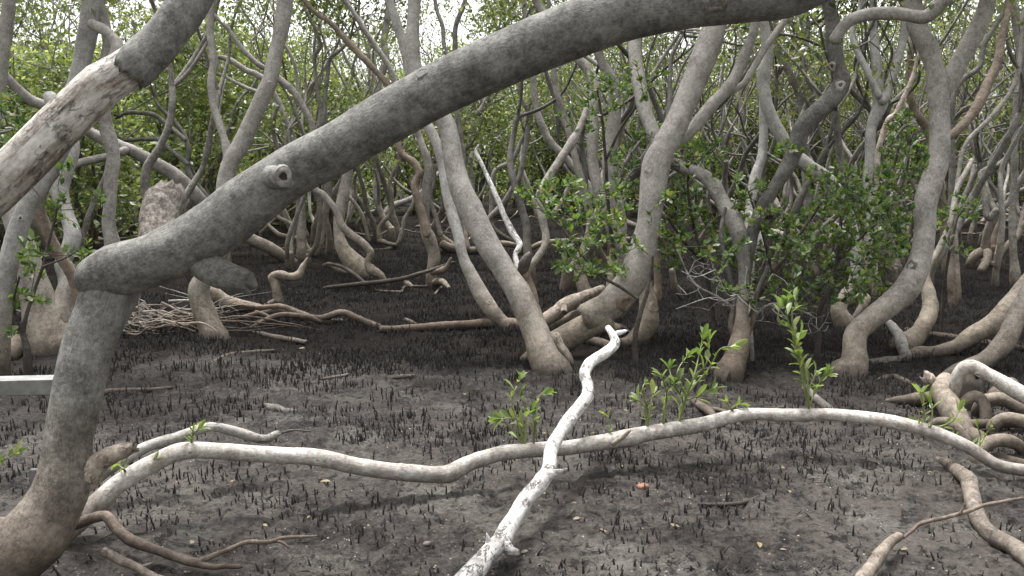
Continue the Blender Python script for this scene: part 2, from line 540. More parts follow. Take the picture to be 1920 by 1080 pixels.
def stem(parent, part, mat, s, d0=None, d1=None, lie=False, base=False, n=None, end='round', start=None, lump=.12, key=None, wob=.32, label=None, jag=.8, into=None):
    pts, rad = path3(s, d0, d1, lie)
    if start is None:
        start = 'open' if base else 'knob'
    if base:                                            # run on below the mud with a little flare
        dn = np.array([pts[0][0] + (pts[0] - pts[1])[0] * .25, pts[0][1] + .0, min(pts[0][2] - .16, -.12)])
        pts = np.vstack([dn, pts])
        rad = np.concatenate([[rad[0] * 1.12], rad])
    _seed[0] += 1
    mb = MB() if into is None else into
    px = float(np.mean([x[2] for x in parse(s)]))
    if n is None:
        n = 26 if px > 60 else 18 if px > 28 else 12 if px > 12 else 8
    C, r, T = tube(mb, pts, rad, n=n, lump=lump, end=end, start=start, seed=_seed[0], wob=wob, jag=jag)
    if into is not None:
        return C, r, T, None
    o = mb.build(part, mat, parent)
    if label: o['label'] = label
    if key: STEMS[key] = (C, r, T)
    return C, r, T, o
def base_of(s, d0=None):
    a = parse(s)[0]
    d = d0 if d0 else gd(a[1])
    p = P(a[0], a[1], d)
    return np.array([p[0], p[1], 0.0])

def knot(parent, key, u, v, size, mat='bark_grey', hole=True, name='knot'):
    """a branch scar: a raised ring round a dark hollow on the surface of a stem, on the side seen from the path"""
    C, r, T = STEMS[key]
    uv = np.array([proj(c)[:2] for c in C])
    i = int(np.argmin((uv[:, 0] - u) ** 2 + (uv[:, 1] - v) ** 2))
    d = proj(C[i])[2]
    p = P(u, v, d)
    off = p - C[i]
    off -= T[i] * (off @ T[i])
    ol = min(np.linalg.norm(off), r[i] * .9)
    view = unit(np.array([0, 0, CAM_H]) - C[i])
    view = unit(view - T[i] * (view @ T[i]))
    side = unit(off) if np.linalg.norm(off) > 1e-6 else view
    nrm = unit(view * math.sqrt(max(r[i] ** 2 - ol ** 2, 1e-8)) + side * ol)
    c = C[i] + nrm * r[i] * 1.0
    R0 = size / 2 * d / FPX
    a = unit(T[i] - nrm * (T[i] @ nrm))
    return scar(parent, c, nrm, a, R0, mat, hole, name, u, v)
def scar(parent, c, nrm, a, R0, mat, hole=True, name='knot', u=1., v=2.):
    b = np.cross(nrm, a)
    n = 14
    prof = [(1.6, -.4), (1.25, -.02), (.98, .09), (.74, .03), (.55, -.2), (.3, -.5)]
    V = []
    for k, (q, h) in enumerate(prof):
        for j in range(n):
            t = j * 2 * math.pi / n
            w = 1 + .12 * math.sin(3 * t + u) + .08 * math.sin(5 * t + v)
            V.append(c + (a * math.cos(t) * 1.15 + b * math.sin(t)) * R0 * q * w + nrm * R0 * h)
    ix = np.arange(len(V)).reshape(len(prof), n)
    q = np.stack([ix[:-1], np.roll(ix[:-1], -1, 1), np.roll(ix[1:], -1, 1), ix[1:]], -1)
    mb = MB()
    mb.add(V, q[:4].reshape(-1, 4))
    o = mb.build(name, mat, parent)
    if hole:
        mb = MB()
        rim = np.array(V[4 * n:5 * n])
        mb.add(np.vstack([rim + nrm * R0 * .02, c - nrm * R0 * .5]), None, [[j, (j + 1) % n, n] for j in range(n)])
        h = mb.build('hollow', 'hollow_dark', None, loc=parent['_w'])
        h.location = (0, 0, 0)
        h.parent = o
    return o

def sprigs(wood, leafmb, p, d, r, tips=5, reach=1.1, n=26, L=.085, tpl=LEAF_FAR):
    """a crown on the end of a stem: forked boughs with leaf clusters"""
    for k in range(tips):
        dd = unit(unit(d) * .7 + np.array([R.normal() * .7, R.normal() * .7, .55 + .3 * R.random()]))
        q = p + dd * reach * R.uniform(.5, 1.1)
        m = (p + q) / 2 + R.normal(size=3) * .12
        tube(wood, [p - unit(d) * .05, m, q], [r * .6, r * .4, r * .18], n=6, lump=.05, spacing=.09, seed=_seed[0] + k)
        for j in range(4):
            c = m + (q - m) * R.random() + R.normal(size=3) * .22
            cloud(leafmb, c, .17, n, L, tpl)
        cloud(leafmb, q, .2, n, L, tpl)

def tree(name, label, stems, crown=True, cat='tree', group=None, blobs=None, leaf='leaf_canopy'):
    w = base_of(stems[0][2], stems[0][3] if len(stems[0]) > 3 else None)
    o = thing(name, label, cat, w, group)
    tops = []
    for s in stems:
        part, mat, path = s[:3]
        d0 = s[3] if len(s) > 3 else None
        d1 = s[4] if len(s) > 4 else None
        kw = s[5] if len(s) > 5 else {}
        C, r, T, ob = stem(o, part, mat, path, d0, d1, **kw)
        dd_ = proj(C[-1])[2]
        if parse(path)[-1][1] < 12 or (dd_ > 10.5 and part in ('trunk', 'limb') and C[-1][2] > 1.3):
            tops.append((C[-6] if len(C) > 6 else C[-1], T[-6] if len(T) > 6 else T[-1], r[0] if len(r) < 7 else r[-7]))
    if crown and tops:
        lf = MB()
        for p, d, r in tops:
            wood = MB()
            sprigs(wood, lf, p, d, r)
            wood.build('bough', stems[0][1], o)
        lf.build('crown', leaf, o)
    return o
B = dict(base=True)

# ================================================================== THE GROUND
def grow_axis(a, b, step, far, k=1.06):
    x = list(np.arange(a, b, step))
    s = step
    while x[-1] < far:
        s *= k
        x.append(x[-1] + s)
    return np.array(x)
def ground_height(x, y):
    p = np.stack([x, y, np.zeros_like(x)], -1)
    h = fbm(p * .8, 3) * .035 + fbm(p * 4.2 + 5, 3) * .014
    near = np.clip((12 - y) / 4, 0, 1)
    f = fbm(p * 13 + 9, 3)
    g = fbm(p * 31 + 4, 2)
    h = h + near * (np.abs(f) * -.05 + .012 + np.clip(g, 0, 1) * .02)
    return h * np.clip((60 - np.abs(x)) / 30, 0, 1)
xs = grow_axis(0, 2.4, .0155, 260, 1.028)
xs = np.concatenate([-xs[::-1][:-1], xs])
ys = grow_axis(2.6, 5.6, .0145, 320, 1.013)
ysb = 2.6 - grow_axis(0, .4, .1, 60, 1.2)[1:]
ys = np.concatenate([ysb[::-1], ys])
X, Y = np.meshgrid(xs, ys)
Z = ground_height(X, Y)
mb = MB()
ix = np.arange(X.size).reshape(X.shape)
q = np.stack([ix[:-1, :-1], ix[:-1, 1:], ix[1:, 1:], ix[1:, :-1]], -1).reshape(-1, 4)
mb.add(np.stack([X, Y, Z], -1).reshape(-1, 3), q)
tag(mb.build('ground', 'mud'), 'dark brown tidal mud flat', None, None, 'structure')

# ================================================================== THE BIG OLD TREE ACROSS THE PICTURE
s0 = '-170,1150,150,3.2 -75,1092,134,3.2 0,1044,120,3.22 55,1000,120 95,945,106 118,890,104 125,830,92 140,770,90 152,715,90 170,640,90 193,585,97 204,556,104,3.38 218,528,98,3.44 232,505,74,3.46'
old = tree('leaning_mangrove', 'massive grey trunk at left with elbow and huge limb arching across whole view', [
    ('trunk', 'bark_old', s0, 3.2, 3.36, dict(base=True, key='oldtrunk', end='knob')),
    ('limb', 'bark_old', '184,524,92,3.36 215,508,102 260,492,98 300,478,98 350,453,101 400,422,104 450,382,103 520,335,98 580,305,96 640,277,96 720,233,98 800,190,99 880,150,98 960,110,99 1040,72,102 1120,38,105 1200,12,104 1300,-5,100 1400,-12,98 1480,-18,98 1560,-48,96 1700,-110,92 1900,-190,85', 3.36, 2.9, dict(start='knob', key='oldlimb', lump=.06)),
    ('branch_stub', 'bark_old', '504,328,44,3.25 514,329,46,3.21 524,330,44,3.18 533,331,40,3.155', 3.25, 3.155, dict(end='open', key='stubA', lump=.16)),
    ('branch_stub', 'bark_old', '350,448,84,3.37 380,490,66,3.34 410,512,52,3.31 440,522,47,3.29 466,530,44,3.27', 3.37, 3.27, dict(end='broken', lump=.12, jag=.45, wob=0)),
    ('broken_snag', 'rotten_wood', '300,470,84,3.42 305,425,72,3.5 315,385,64,3.55 322,352,44,3.58', 3.42, 3.58, dict(end='broken', lump=.26, jag=.3)),
    ('branch_stub', 'dead_tan', '160,892,60,3.3 200,862,36,3.27 228,848,30,3.25 252,838,22,3.24', 3.3, 3.24, dict(end='broken', lump=.16)),
    ('root', 'root_tan', '40,990,40,3.5 0,985,34,3.55 -60,1000,34,3.5', 3.5, 3.5),
], crown=False)
C_, r_, T_ = STEMS['stubA']
scar(old, C_[-1], unit(T_[-1]), unit(np.cross(T_[-1], [0, 0, 1.0])), r_[-1] / 1.45, 'dead_grey', True, 'hollow_scar')
knot(old, 'oldtrunk', 147, 640, 15, 'bark_old')
knot(old, 'oldlimb', 448, 342, 9, 'bark_old')
knot(old, 'oldlimb', 556, 281, 11, 'bark_old')
knot(old, 'oldlimb', 800, 138, 20, 'bark_old', False)
knot(old, 'oldlimb', 1335, 6, 26, 'rotten_wood')

# ================================================================== LEFT EDGE
peel = tree('peeled_mangrove', 'stripped pale limb at top left with bark left only on its upper end', [
    ('trunk', 'peeled_wood', '-560,1040,130,3.6 -330,760,116 -160,500,100 -60,402,90 0,354,88 70,293,86 130,240,84 190,188,80 240,142,74 275,105,70', 3.6, 3.7, dict(base=True, key='peel', lump=.05)),
    ('limb', 'bark_old', '247,130,73,3.67 258,119,80,3.67 275,102,80 300,78,77 340,25,74 365,-20,72 410,-90,68', 3.67, 3.8, dict(start='broken', lump=.1)),
], crown=False)
smooth = tree('smooth_mangrove', 'smooth pale grey trunk rising behind the stripped limb at left edge', [
    ('trunk', 'bark_pale', '-8,705,46 2,620,40 12,540,37 30,460,37 48,400,36 78,345,34 105,300,32 124,240,34 138,180,34 149,130,32 160,70,34 172,10,38 182,-45,38', None, 6.4, dict(base=True, key='smooth')),
    ('limb', 'bark_grey', '172,45,20,6.3 205,66,20 219,88,23 212,112,24 192,138,20', 6.3, 6.2),
])
knot(smooth, 'smooth', 38, 411, 7, 'bark_pale')
tree('slim_mangrove', 'slim grey stem dropping straight down behind elbow of the massive trunk', [
    ('trunk', 'bark_grey', '172,690,40 190,620,36 205,540,33 213,470,30 204,425,26 203,380,23 204,340,24 211,295,26 207,265,29 198,228,24 193,170,22 195,118,20 200,85,18 197,50,18 186,15,20 170,-30,22', None, 6.4, B)])
tree('broad_mangrove', 'tan swollen mangrove base with two stems behind the elbow trunk at left', [
    ('trunk', 'bark_grey', '92,655,120 80,610,84 66,555,60 54,505,48 40,452,42 20,395,38 -15,330,34 -40,250,30', None, 7.4, dict(base=True, lump=.1)),
    ('limb', 'bark_pale', '102,612,56,7.4 122,562,38 126,530,30 118,500,26 127,478,27 138,442,30 130,408,25 116,372,32 112,340,37 128,300,34 134,270,30 118,220,28 92,180,24', 7.4, 7.8),
    ('limb', 'bark_brown', '152,625,24,7.0 149,560,25 132,508,21 106,467,22 86,422,20 75,390,21 82,358,23 102,322,22', 7.0, 6.8, B),
    ('root', 'root_tan', '60,640,50,7.4 25,650,44 5,668,50 -20,690,40', 7.4, 6.8),
])
tree('bare_mangrove', 'grey bare trunk cut off by the upper left corner', [
    ('trunk', 'bark_grey', '-60,640,34 -50,500,30 -30,350,28 -8,200,26 4,120,26 10,75,25 14,30,23 16,-30,22', None, 7.6, B)])
tree('bowed_mangrove', 'tan stem bowing left in a long arch behind the snag', [
    ('trunk', 'bark_grey', '548,492,24 508,463,23 470,446,22 430,424,23 392,394,25 352,353,27 325,327,27 287,303,25 250,283,23 222,272,22 172,250,19 100,207,18 55,190,20 10,148,18 -30,100,18', None, 11.5, B),
    ('limb', 'bark_grey', '235,282,16,12.4 200,293,15 165,301,14 143,309,14 110,330,12 70,340,8', 12.4, 12.0)])

# ================================================================== LEFT-MIDDLE TREES
jt = tree('forked_mangrove', 'grey mangrove forking above the big limb, left of the cut knot', [
    ('trunk', 'bark_grey', '404,640,60 388,597,43 373,545,38 393,503,31 416,472,27 424,440,25 421,390,29 421,345,31 431,302,30 456,258,30 485,200,28 505,155,29 515,110,28 525,60,30 533,5,31 539,-50,31', None, 8.2, dict(base=True, key='jt')),
    ('limb', 'bark_grey', '428,318,22,8.1 427,285,19 418,252,15 406,215,14 398,183,15 396,150,14 402,118,16 397,85,14 393,55,13 396,20,14 402,-20,14', 8.1, 8.4),
    ('root', 'root_tan', '392,548,32,8.7 425,567,30 455,573,24 485,577,17 520,590,10', 8.7, 8.9)])
knot(jt, 'jt', 507, 165, 12, 'bark_grey', False)
tree('snake_mangrove', 'slim tan stem snaking down to a kinked root below the big limb', [
    ('trunk', 'root_tan', '726,538,9 713,517,16 697,507,19 690,493,13 696,474,15 680,455,16 655,436,15 638,418,14 627,390,13 608,367,12 590,350,12 584,300,12 587,245,12 570,205,13 548,170,13 525,148,12 500,130,11 480,117,10 450,85,9 425,50,8 400,25,7 380,-10,7', None, 11.3, B)])
tree('swollen_mangrove', 'mangrove with smooth swollen tan foot under the big limb centre left', [
    ('trunk', 'root_tan', '692,522,44 674,502,38 657,484,33 644,465,27 637,440,21 637,410,19 642,380,21 648,345,20 654,318,18 662,275,17 690,235,15 708,185,13 714,150,13 724,112,14 720,75,13 727,30,12 735,-15,12', None, 12.6, dict(base=True, lump=.1)),
    ('root', 'bark_dark', '690,512,14,12.0 665,515,13 640,510,13 620,498,11 606,498,7', 12.0, 12.2),
    ('limb', 'bark_far', '597,245,15,12.8 603,222,13 598,187,8 592,140,7 590,107,8 600,85,8 590,50,7 572,20,6 560,-10,6', 12.8, 13),
    ('limb', 'bark_far', '606,235,12,12.8 611,175,8 616,125,8 621,107,8 645,87,6 662,60,5', 12.8, 13)])
tree('twin_foot_mangrove', 'thin mangrove with several stems fanning from one low foot below the branch stub', [
    ('trunk', 'root_tan', '588,478,24 588,455,13 590,430,12 598,402,12 606,372,12 612,340,12 616,300,12', None, 14.0, B),
    ('trunk', 'root_tan', '590,475,18,14.2 602,447,15 605,410,14 612,388,14 616,350,17 612,310,16', 14.2, 14.2),
    ('limb', 'root_tan', '585,475,10,14.2 574,460,8 560,430,8 530,411,8 500,400,8 470,402,7', 14.2, 14.4),
    ('limb', 'root_tan', '583,478,10,14.2 562,450,8 525,440,8 500,420,7 485,407,7 470,400,6', 14.2, 14.6),
    ('root', 'root_tan', '590,470,12,14.2 573,474,10 556,481,9 540,488,8', 14.2, 14.2)])
tree('far_stem_mangrove', 'short pale stem standing in far mud left of the swollen foot', [
    ('trunk', 'root_tan', '569,446,24 566,425,17 565,395,14 558,372,13 550,330,11 535,270,10', None, 17.5, B),
    ('limb', 'dead_white', '588,415,6,17.5 582,400,6 580,375,6 581,352,5 577,335,4', 17.5, 17.5)])
tree('crooked_mangrove', 'cluster of thin crooked pale stems in far mud at centre left', [
    ('trunk', 'bark_far', '712,458,11 705,445,9 700,417,9 687,390,10 682,360,8 672,325,8 665,290,7', None, 16, B),
    ('limb', 'root_tan', '714,455,8,16 712,427,8 732,400,8 735,370,7 732,340,7 747,305,7 752,280,6', 16, 16),
    ('limb', 'bark_far', '700,470,7,15.6 730,467,9 747,455,9 755,430,9 758,412,8 772,387,7 776,360,6 772,330,5', 15.6, 16),
    ('root', 'root_tan', '712,452,10,16 730,456,9 742,460,7', 16, 15.6)])
tree('bent_mangrove', 'small pale stem bent twice like a step in far mud', [
    ('trunk', 'bark_pale', '678,443,12 672,420,9 685,400,8 707,393,7 710,365,8 707,335,6 703,318,4', None, 17, B),
    ('limb', 'root_tan', '692,452,7,16.4 685,420,7 675,395,7 655,370,7 640,350,6', 16.4, 16.5)])
tree('straight_foot_mangrove', 'tan twin stemmed mangrove with stubby foot left of the centre trunks', [
    ('trunk', 'root_tan', '810,537,26 810,507,22 815,480,25 807,452,25 797,425,21 795,395,19 800,357,19 805,325,17 802,302,15 795,282,13 775,230,13 746,170,12 730,125,11 705,87,11 680,50,10 650,8,9 620,-30,8', None, 11.2, B),
    ('limb', 'bark_brown', '800,440,16,10.9 790,400,15 780,370,15 776,345,15 784,325,15 775,305,14 750,285,13 742,230,13 737,175,13 705,135,11 655,82,12 620,42,10 585,18,9 555,-20,8', 10.9, 11.4),
    ('branch_stub', 'bark_dark', '812,512,12,10.7 828,508,12 837,503,10 843,490,6 846,484,4', 10.7, 10.6),
    ('root', 'root_tan', '815,530,14,10.8 828,528,12 842,540,8', 10.8, 10.4)])
tree('inner_mangrove', 'tan stem with thick bent foot just behind the stubby footed pair', [
    ('trunk', 'root_tan', '846,470,26 828,452,22 815,436,19 822,412,15 832,390,13 838,350,12 845,300,12', None, 14, B),
    ('limb', 'bark_far', '826,440,10,14.2 815,400,9 806,370,9 812,345,9 815,310,8', 14.2, 14.4)])
nt_ = tree('leaning_pale_mangrove', 'pale sinuous trunk beside the forked centre tree, its foot on the fallen log', [
    ('trunk', 'bark_pale', '958,618,34 942,602,27 924,580,30 901,546,30 881,511,24 867,476,19 860,442,20 850,410,21 838,370,20 832,330,19 827,290,20 815,260,19 800,233,18 780,185,18 766,140,18 757,90,18 745,45,18 730,-5,17 720,-60,16', None, 9.2, dict(base=True, key='nt'))])
knot(nt_, 'nt', 921, 573, 6, 'bark_pale')

# ================================================================== THE FORKED CENTRE TREE
mt = tree('spread_mangrove', 'forked centre tree with a low V of two big trunks meeting at the mud', [
    ('trunk', 'bark_grey', '1040,698,74 1024,668,60 1012,628,53 994,590,50 971,546,48 945,508,45 914,460,45 886,402,42 866,350,39 855,292,36 845,235,37 815,190,33 786,150,30 774,95,30 775,40,26 778,-10,25 780,-60,24', None, 7.4, dict(base=True, key='mL')),
    ('limb', 'root_tan', '1022,656,56,7.05 1050,640,50 1080,620,47 1112,604,46 1140,598,44', 7.05, 7.0, dict(key='mArm')),
    ('limb', 'bark_grey', '1098,596,56,7.0 1120,588,62 1152,568,62 1185,525,57 1204,470,51 1214,420,48 1222,370,48 1231,315,52 1250,278,51 1276,228,49 1301,160,47 1325,100,46 1341,50,45 1352,0,44 1362,-60,42', 7.0, 7.3, dict(start='broken', key='mR')),
    ('limb', 'bark_grey', '1245,290,26,7.3 1275,262,24 1305,235,23 1335,200,23 1370,160,22 1395,112,21 1412,67,18 1418,30,16 1420,-20,15', 7.3, 7.8),
    ('limb', 'bark_grey', '1362,178,12,7.6 1380,166,13 1397,155,13 1415,125,13 1435,87,13 1465,47,13 1482,20,12 1500,-20,11', 7.6, 8.2),
    ('limb', 'bark_brown', '1010,612,30,6.9 1000,572,26 995,545,24 986,518,21 979,500,19', 6.9, 6.95),
    ('branch_stub', 'bark_dark', '979,508,20,6.93 984,494,23 992,477,16', 6.93, 6.9, dict(end='broken', lump=.2)),
    ('limb', 'root_tan', '985,515,14,6.94 993,500,14 1008,482,14 1021,463,14 1024,445,15 1019,418,15 1013,387,14 1013,363,14 1030,332,15 1055,295,15 1072,268,17 1086,240,14 1099,205,11', 6.94, 7.4),
    ('dead_stem', 'dead_white', '972,504,13,6.95 965,478,10 974,458,12 960,435,12 945,405,10 935,380,11 922,350,9 908,318,8 893,287,7 897,272,4', 6.95, 7.3),
    ('branch_stub', 'dead_tan', '1040,634,26,6.86 1052,655,20 1062,668,17 1071,686,13', 6.86, 6.75, dict(end='broken', lump=.15)),
    ('root', 'root_tan', '985,676,26,6.95 1000,668,34,6.95 1025,668,36', 6.95, 6.9, dict(start='knob'))])
knot(mt, 'mR', 1222, 318, 18, 'bark_grey', False)
knot(mt, 'mR', 1170, 572, 22, 'bark_brown', False)

# ================================================================== BEHIND AND RIGHT OF THE CENTRE TREE
st = tree('gnarled_mangrove', 'gnarled tan trunk with a round scar behind the right arm of the centre tree', [
    ('trunk', 'root_tan', '1150,650,24 1175,646,30 1200,632,42 1216,604,42 1215,580,36 1211,552,32 1200,520,28 1181,490,27 1160,455,27 1140,412,24 1128,380,22 1119,345,20 1115,305,21 1114,265,22 1113,225,22 1117,185,21 1114,155,20 1103,130,20 1085,112,18 1060,85,17 1030,40,16 1005,5,15 990,-30,14', None, 8.6, dict(base=True, key='st')),
    ('limb', 'bark_brown', '1228,560,22,7.85 1232,530,15 1231,500,14 1233,470,12', 7.85, 7.9)])
knot(st, 'st', 1226, 580, 15, 'root_tan')
tree('upright_mangrove', 'straight grey twin of the trunk hidden by leafy sprays left of right arm', [
    ('trunk', 'bark_grey', '1150,565,36 1149,522,23 1154,480,24 1164,440,26 1161,405,27 1155,370,27 1147,330,27 1144,290,27 1147,250,25 1151,200,24 1150,165,22 1140,140,20 1124,108,19 1113,60,18 1110,0,17 1108,-40,16', None, 10.2, B)])
tree('small_foot_mangrove', 'tan stem on a small splayed foot behind the weathered log', [
    ('trunk', 'root_tan', '1100,562,34 1089,527,25 1084,490,21 1095,465,20 1106,430,19 1102,390,16 1090,340,14 1080,300,13 1070,260,12 1060,215,12 1046,170,11 1036,120,10 1030,60,9 1028,-10,8', None, 10.4, B)])
wt = tree('arched_mangrove', 'tree with arched grey limb and dark leaning trunk over the leafy shrub', [
    ('trunk', 'bark_dark', '1366,705,62 1379,668,43 1391,627,32 1393,590,23 1397,540,22 1398,490,25 1387,440,29', None, 6.9, dict(base=True, key='wt')),
    ('limb', 'bark_dark', '1385,660,16,6.75 1372,610,11 1376,560,9 1362,500,9 1352,440,8 1360,390,7', 6.75, 6.9),
    ('limb', 'bark_dark', '1390,650,14,6.8 1412,600,10 1420,550,9 1440,500,8', 6.8, 6.7),
    ('limb', 'bark_grey', '1392,465,30,6.9 1384,435,31 1371,405,31 1353,375,28 1335,346,28 1305,326,25 1270,315,23 1240,290,24 1222,245,26 1208,200,27 1196,150,26 1190,110,26 1190,60,25 1190,0,24 1188,-40,23', 6.9, 8.0, dict(key='arch')),
    ('limb', 'bark_dark', '1396,540,22,6.95 1401,500,24 1412,440,25 1431,390,26 1455,352,27 1472,325,28 1486,295,30 1497,262,32 1511,235,34 1539,207,35 1566,178,35 1578,150,33 1570,122,30 1565,95,29 1564,62,30 1562,35,27 1556,8,24 1550,-45,24', 6.95, 6.8, dict(key='lean')),
    ('limb', 'bark_grey', '1566,72,24,6.78 1584,47,22 1605,34,23 1640,26,24 1690,25,24 1727,29,25 1745,22,25 1765,2,24 1792,-28,24', 6.78, 6.5, dict(key='horiz'))])
knot(wt, 'lean', 1557, 122, 11, 'bark_grey')
knot(wt, 'lean', 1574, 164, 11, 'bark_grey')
knot(wt, 'horiz', 1661, 22, 9, 'bark_grey')
knot(wt, 'arch', 1344, 361, 13, 'bark_grey')
knot(wt, 'lean', 1511, 240, 9, 'bark_dark')
tree('white_trunk_mangrove', 'pale trunk curving down behind the leafy shrub between arched and Y shaped trees', [
    ('trunk', 'bark_pale', '1592,618,44 1574,580,30 1584,555,24 1600,528,21 1602,480,20 1592,400,22 1562,342,24 1517,311,26 1481,281,26 1456,242,25 1437,198,24 1432,147,24 1440,95,23 1436,50,18 1425,0,17 1420,-40,16', None, 9.0, B),
    ('root', 'root_tan', '1578,572,26,8.8 1600,562,22 1625,560,18 1600,600,12', 8.8, 8.6)])
tree('split_white_mangrove', 'pale split stem half hidden behind the dark leaning trunk', [
    ('trunk', 'dead_white', '1415,480,18,8.0 1424,452,24 1415,420,18 1404,400,14', 8.0, 8.1),
    ('trunk', 'bark_pale', '1400,610,26,8.3 1402,540,22 1405,430,20 1416,340,20 1429,290,18 1432,220,16 1434,150,14', 8.3, 9.0, B)])
zt = tree('y_shaped_mangrove', 'tall S curved grey tree at right with trunk splitting into a Y', [
    ('trunk', 'bark_grey', '1588,703,80 1599,680,54 1601,652,43 1606,624,43 1632,602,44 1668,578,44 1700,552,45 1720,520,44 1732,475,40 1735,430,40 1733,388,41 1745,345,38 1757,315,36 1762,270,35 1763,225,35 1761,175,38 1755,125,35 1744,92,36 1727,60,37 1716,25,35 1708,-30,34', None, 7.0, dict(base=True, key='zt')),
    ('limb', 'bark_grey', '1762,178,30,6.95 1784,142,34 1803,110,33 1830,65,34 1848,30,31 1856,-5,29 1862,-60,28', 6.95, 6.9),
    ('limb', 'bark_brown', '1765,264,16,7.0 1790,251,16 1815,225,18 1837,190,20 1852,155,18 1870,112,16 1877,75,14 1888,30,12 1891,-20,11', 7.0, 7.7)])
knot(zt, 'zt', 1703, 503, 14, 'bark_dark')
tree('hooked_mangrove', 'short hooked tan stem with dark scar standing behind the Y shaped tree', [
    ('trunk', 'root_tan', '1698,652,52 1728,622,33 1745,587,30 1741,555,26 1733,522,18 1740,500,14 1760,470,13 1773,440,12 1786,405,11 1800,350,10 1822,300,10', None, 8.4, B)])
tree('low_leaning_mangrove', 'tan trunk leaning right out of a bulbous root near right edge', [
    ('trunk', 'root_tan', '1704,672,22 1722,664,30 1750,660,24 1788,650,27 1822,626,34 1862,602,37 1890,575,36 1920,542,35 1960,490,34 2010,400,30', None, 7.6, dict(start='knob')),
])
tree('edge_mangrove', 'grey trunk leaning off the right edge just in front of the bulbous rooted one', [
    ('trunk', 'bark_grey', '1772,712,26 1812,692,31 1850,674,31 1884,640,35 1903,600,35 1925,560,34 1965,480,32 2020,380,30', None, 6.9, B)])
tree('legged_mangrove', 'small tan tree on three splayed legs in the far mud at right', [
    ('trunk', 'root_tan', '1818,503,18 1819,492,17 1830,477,19 1845,468,19 1850,440,15 1861,410,17 1870,393,17 1892,378,13 1910,345,13 1930,310,12', None, 12.6, B),
    ('root', 'root_tan', '1838,508,14,12.3 1850,490,15 1852,472,16', 12.3, 12.5),
    ('limb', 'root_tan', '1845,490,12,12.4 1870,495,11 1875,475,11 1890,457,11 1910,440,13 1918,410,12 1925,380,10', 12.4, 12.6),
    ('limb', 'bark_far', '1868,396,14,12.5 1852,410,12 1846,370,12 1838,332,12 1846,320,11 1877,307,11 1900,285,12 1908,260,11 1915,230,10', 12.5, 13),
    ('limb', 'bark_far', '1866,396,13,12.6 1858,380,12 1849,355,10 1845,330,9', 12.6, 13)])
tree('triple_mangrove', 'pale grey stem dividing in three left of the Y shaped tree', [
    ('trunk', 'bark_pale', '1640,545,30 1634,480,22 1628,400,18 1625,340,17 1628,300,17 1635,240,20 1652,197,24 1647,155,22 1642,100,17 1637,50,15 1637,0,14 1637,-30,13', None, 11.2, B),
    ('limb', 'bark_pale', '1648,180,14,10.9 1630,140,14 1607,97,12 1598,60,10 1615,10,9', 10.9, 11.2),
    ('limb', 'bark_pale', '1656,190,16,10.9 1665,168,16 1681,115,17 1695,65,14 1702,10,12', 10.9, 11.2)])
tree('pink_stem_mangrove', 'thin pinkish peeling stem zigzagging beside the Y shaped trunk', [
    ('trunk', 'dead_tan', '1640,520,10,10 1642,400,10 1645,300,11 1655,255,12 1665,225,12 1678,214,10 1690,195,10 1705,160,9 1715,130,8 1726,88,5', 10, 10, B)])
tree('shadow_mangrove', 'brown stem passing close behind the Y shaped trunk', [
    ('trunk', 'bark_brown', '1772,500,16 1768,420,15 1760,330,15 1740,245,15 1720,212,15 1707,175,14 1705,125,13 1711,80,14 1720,20,12 1722,-20,11', 12.4, 12.8, B)])

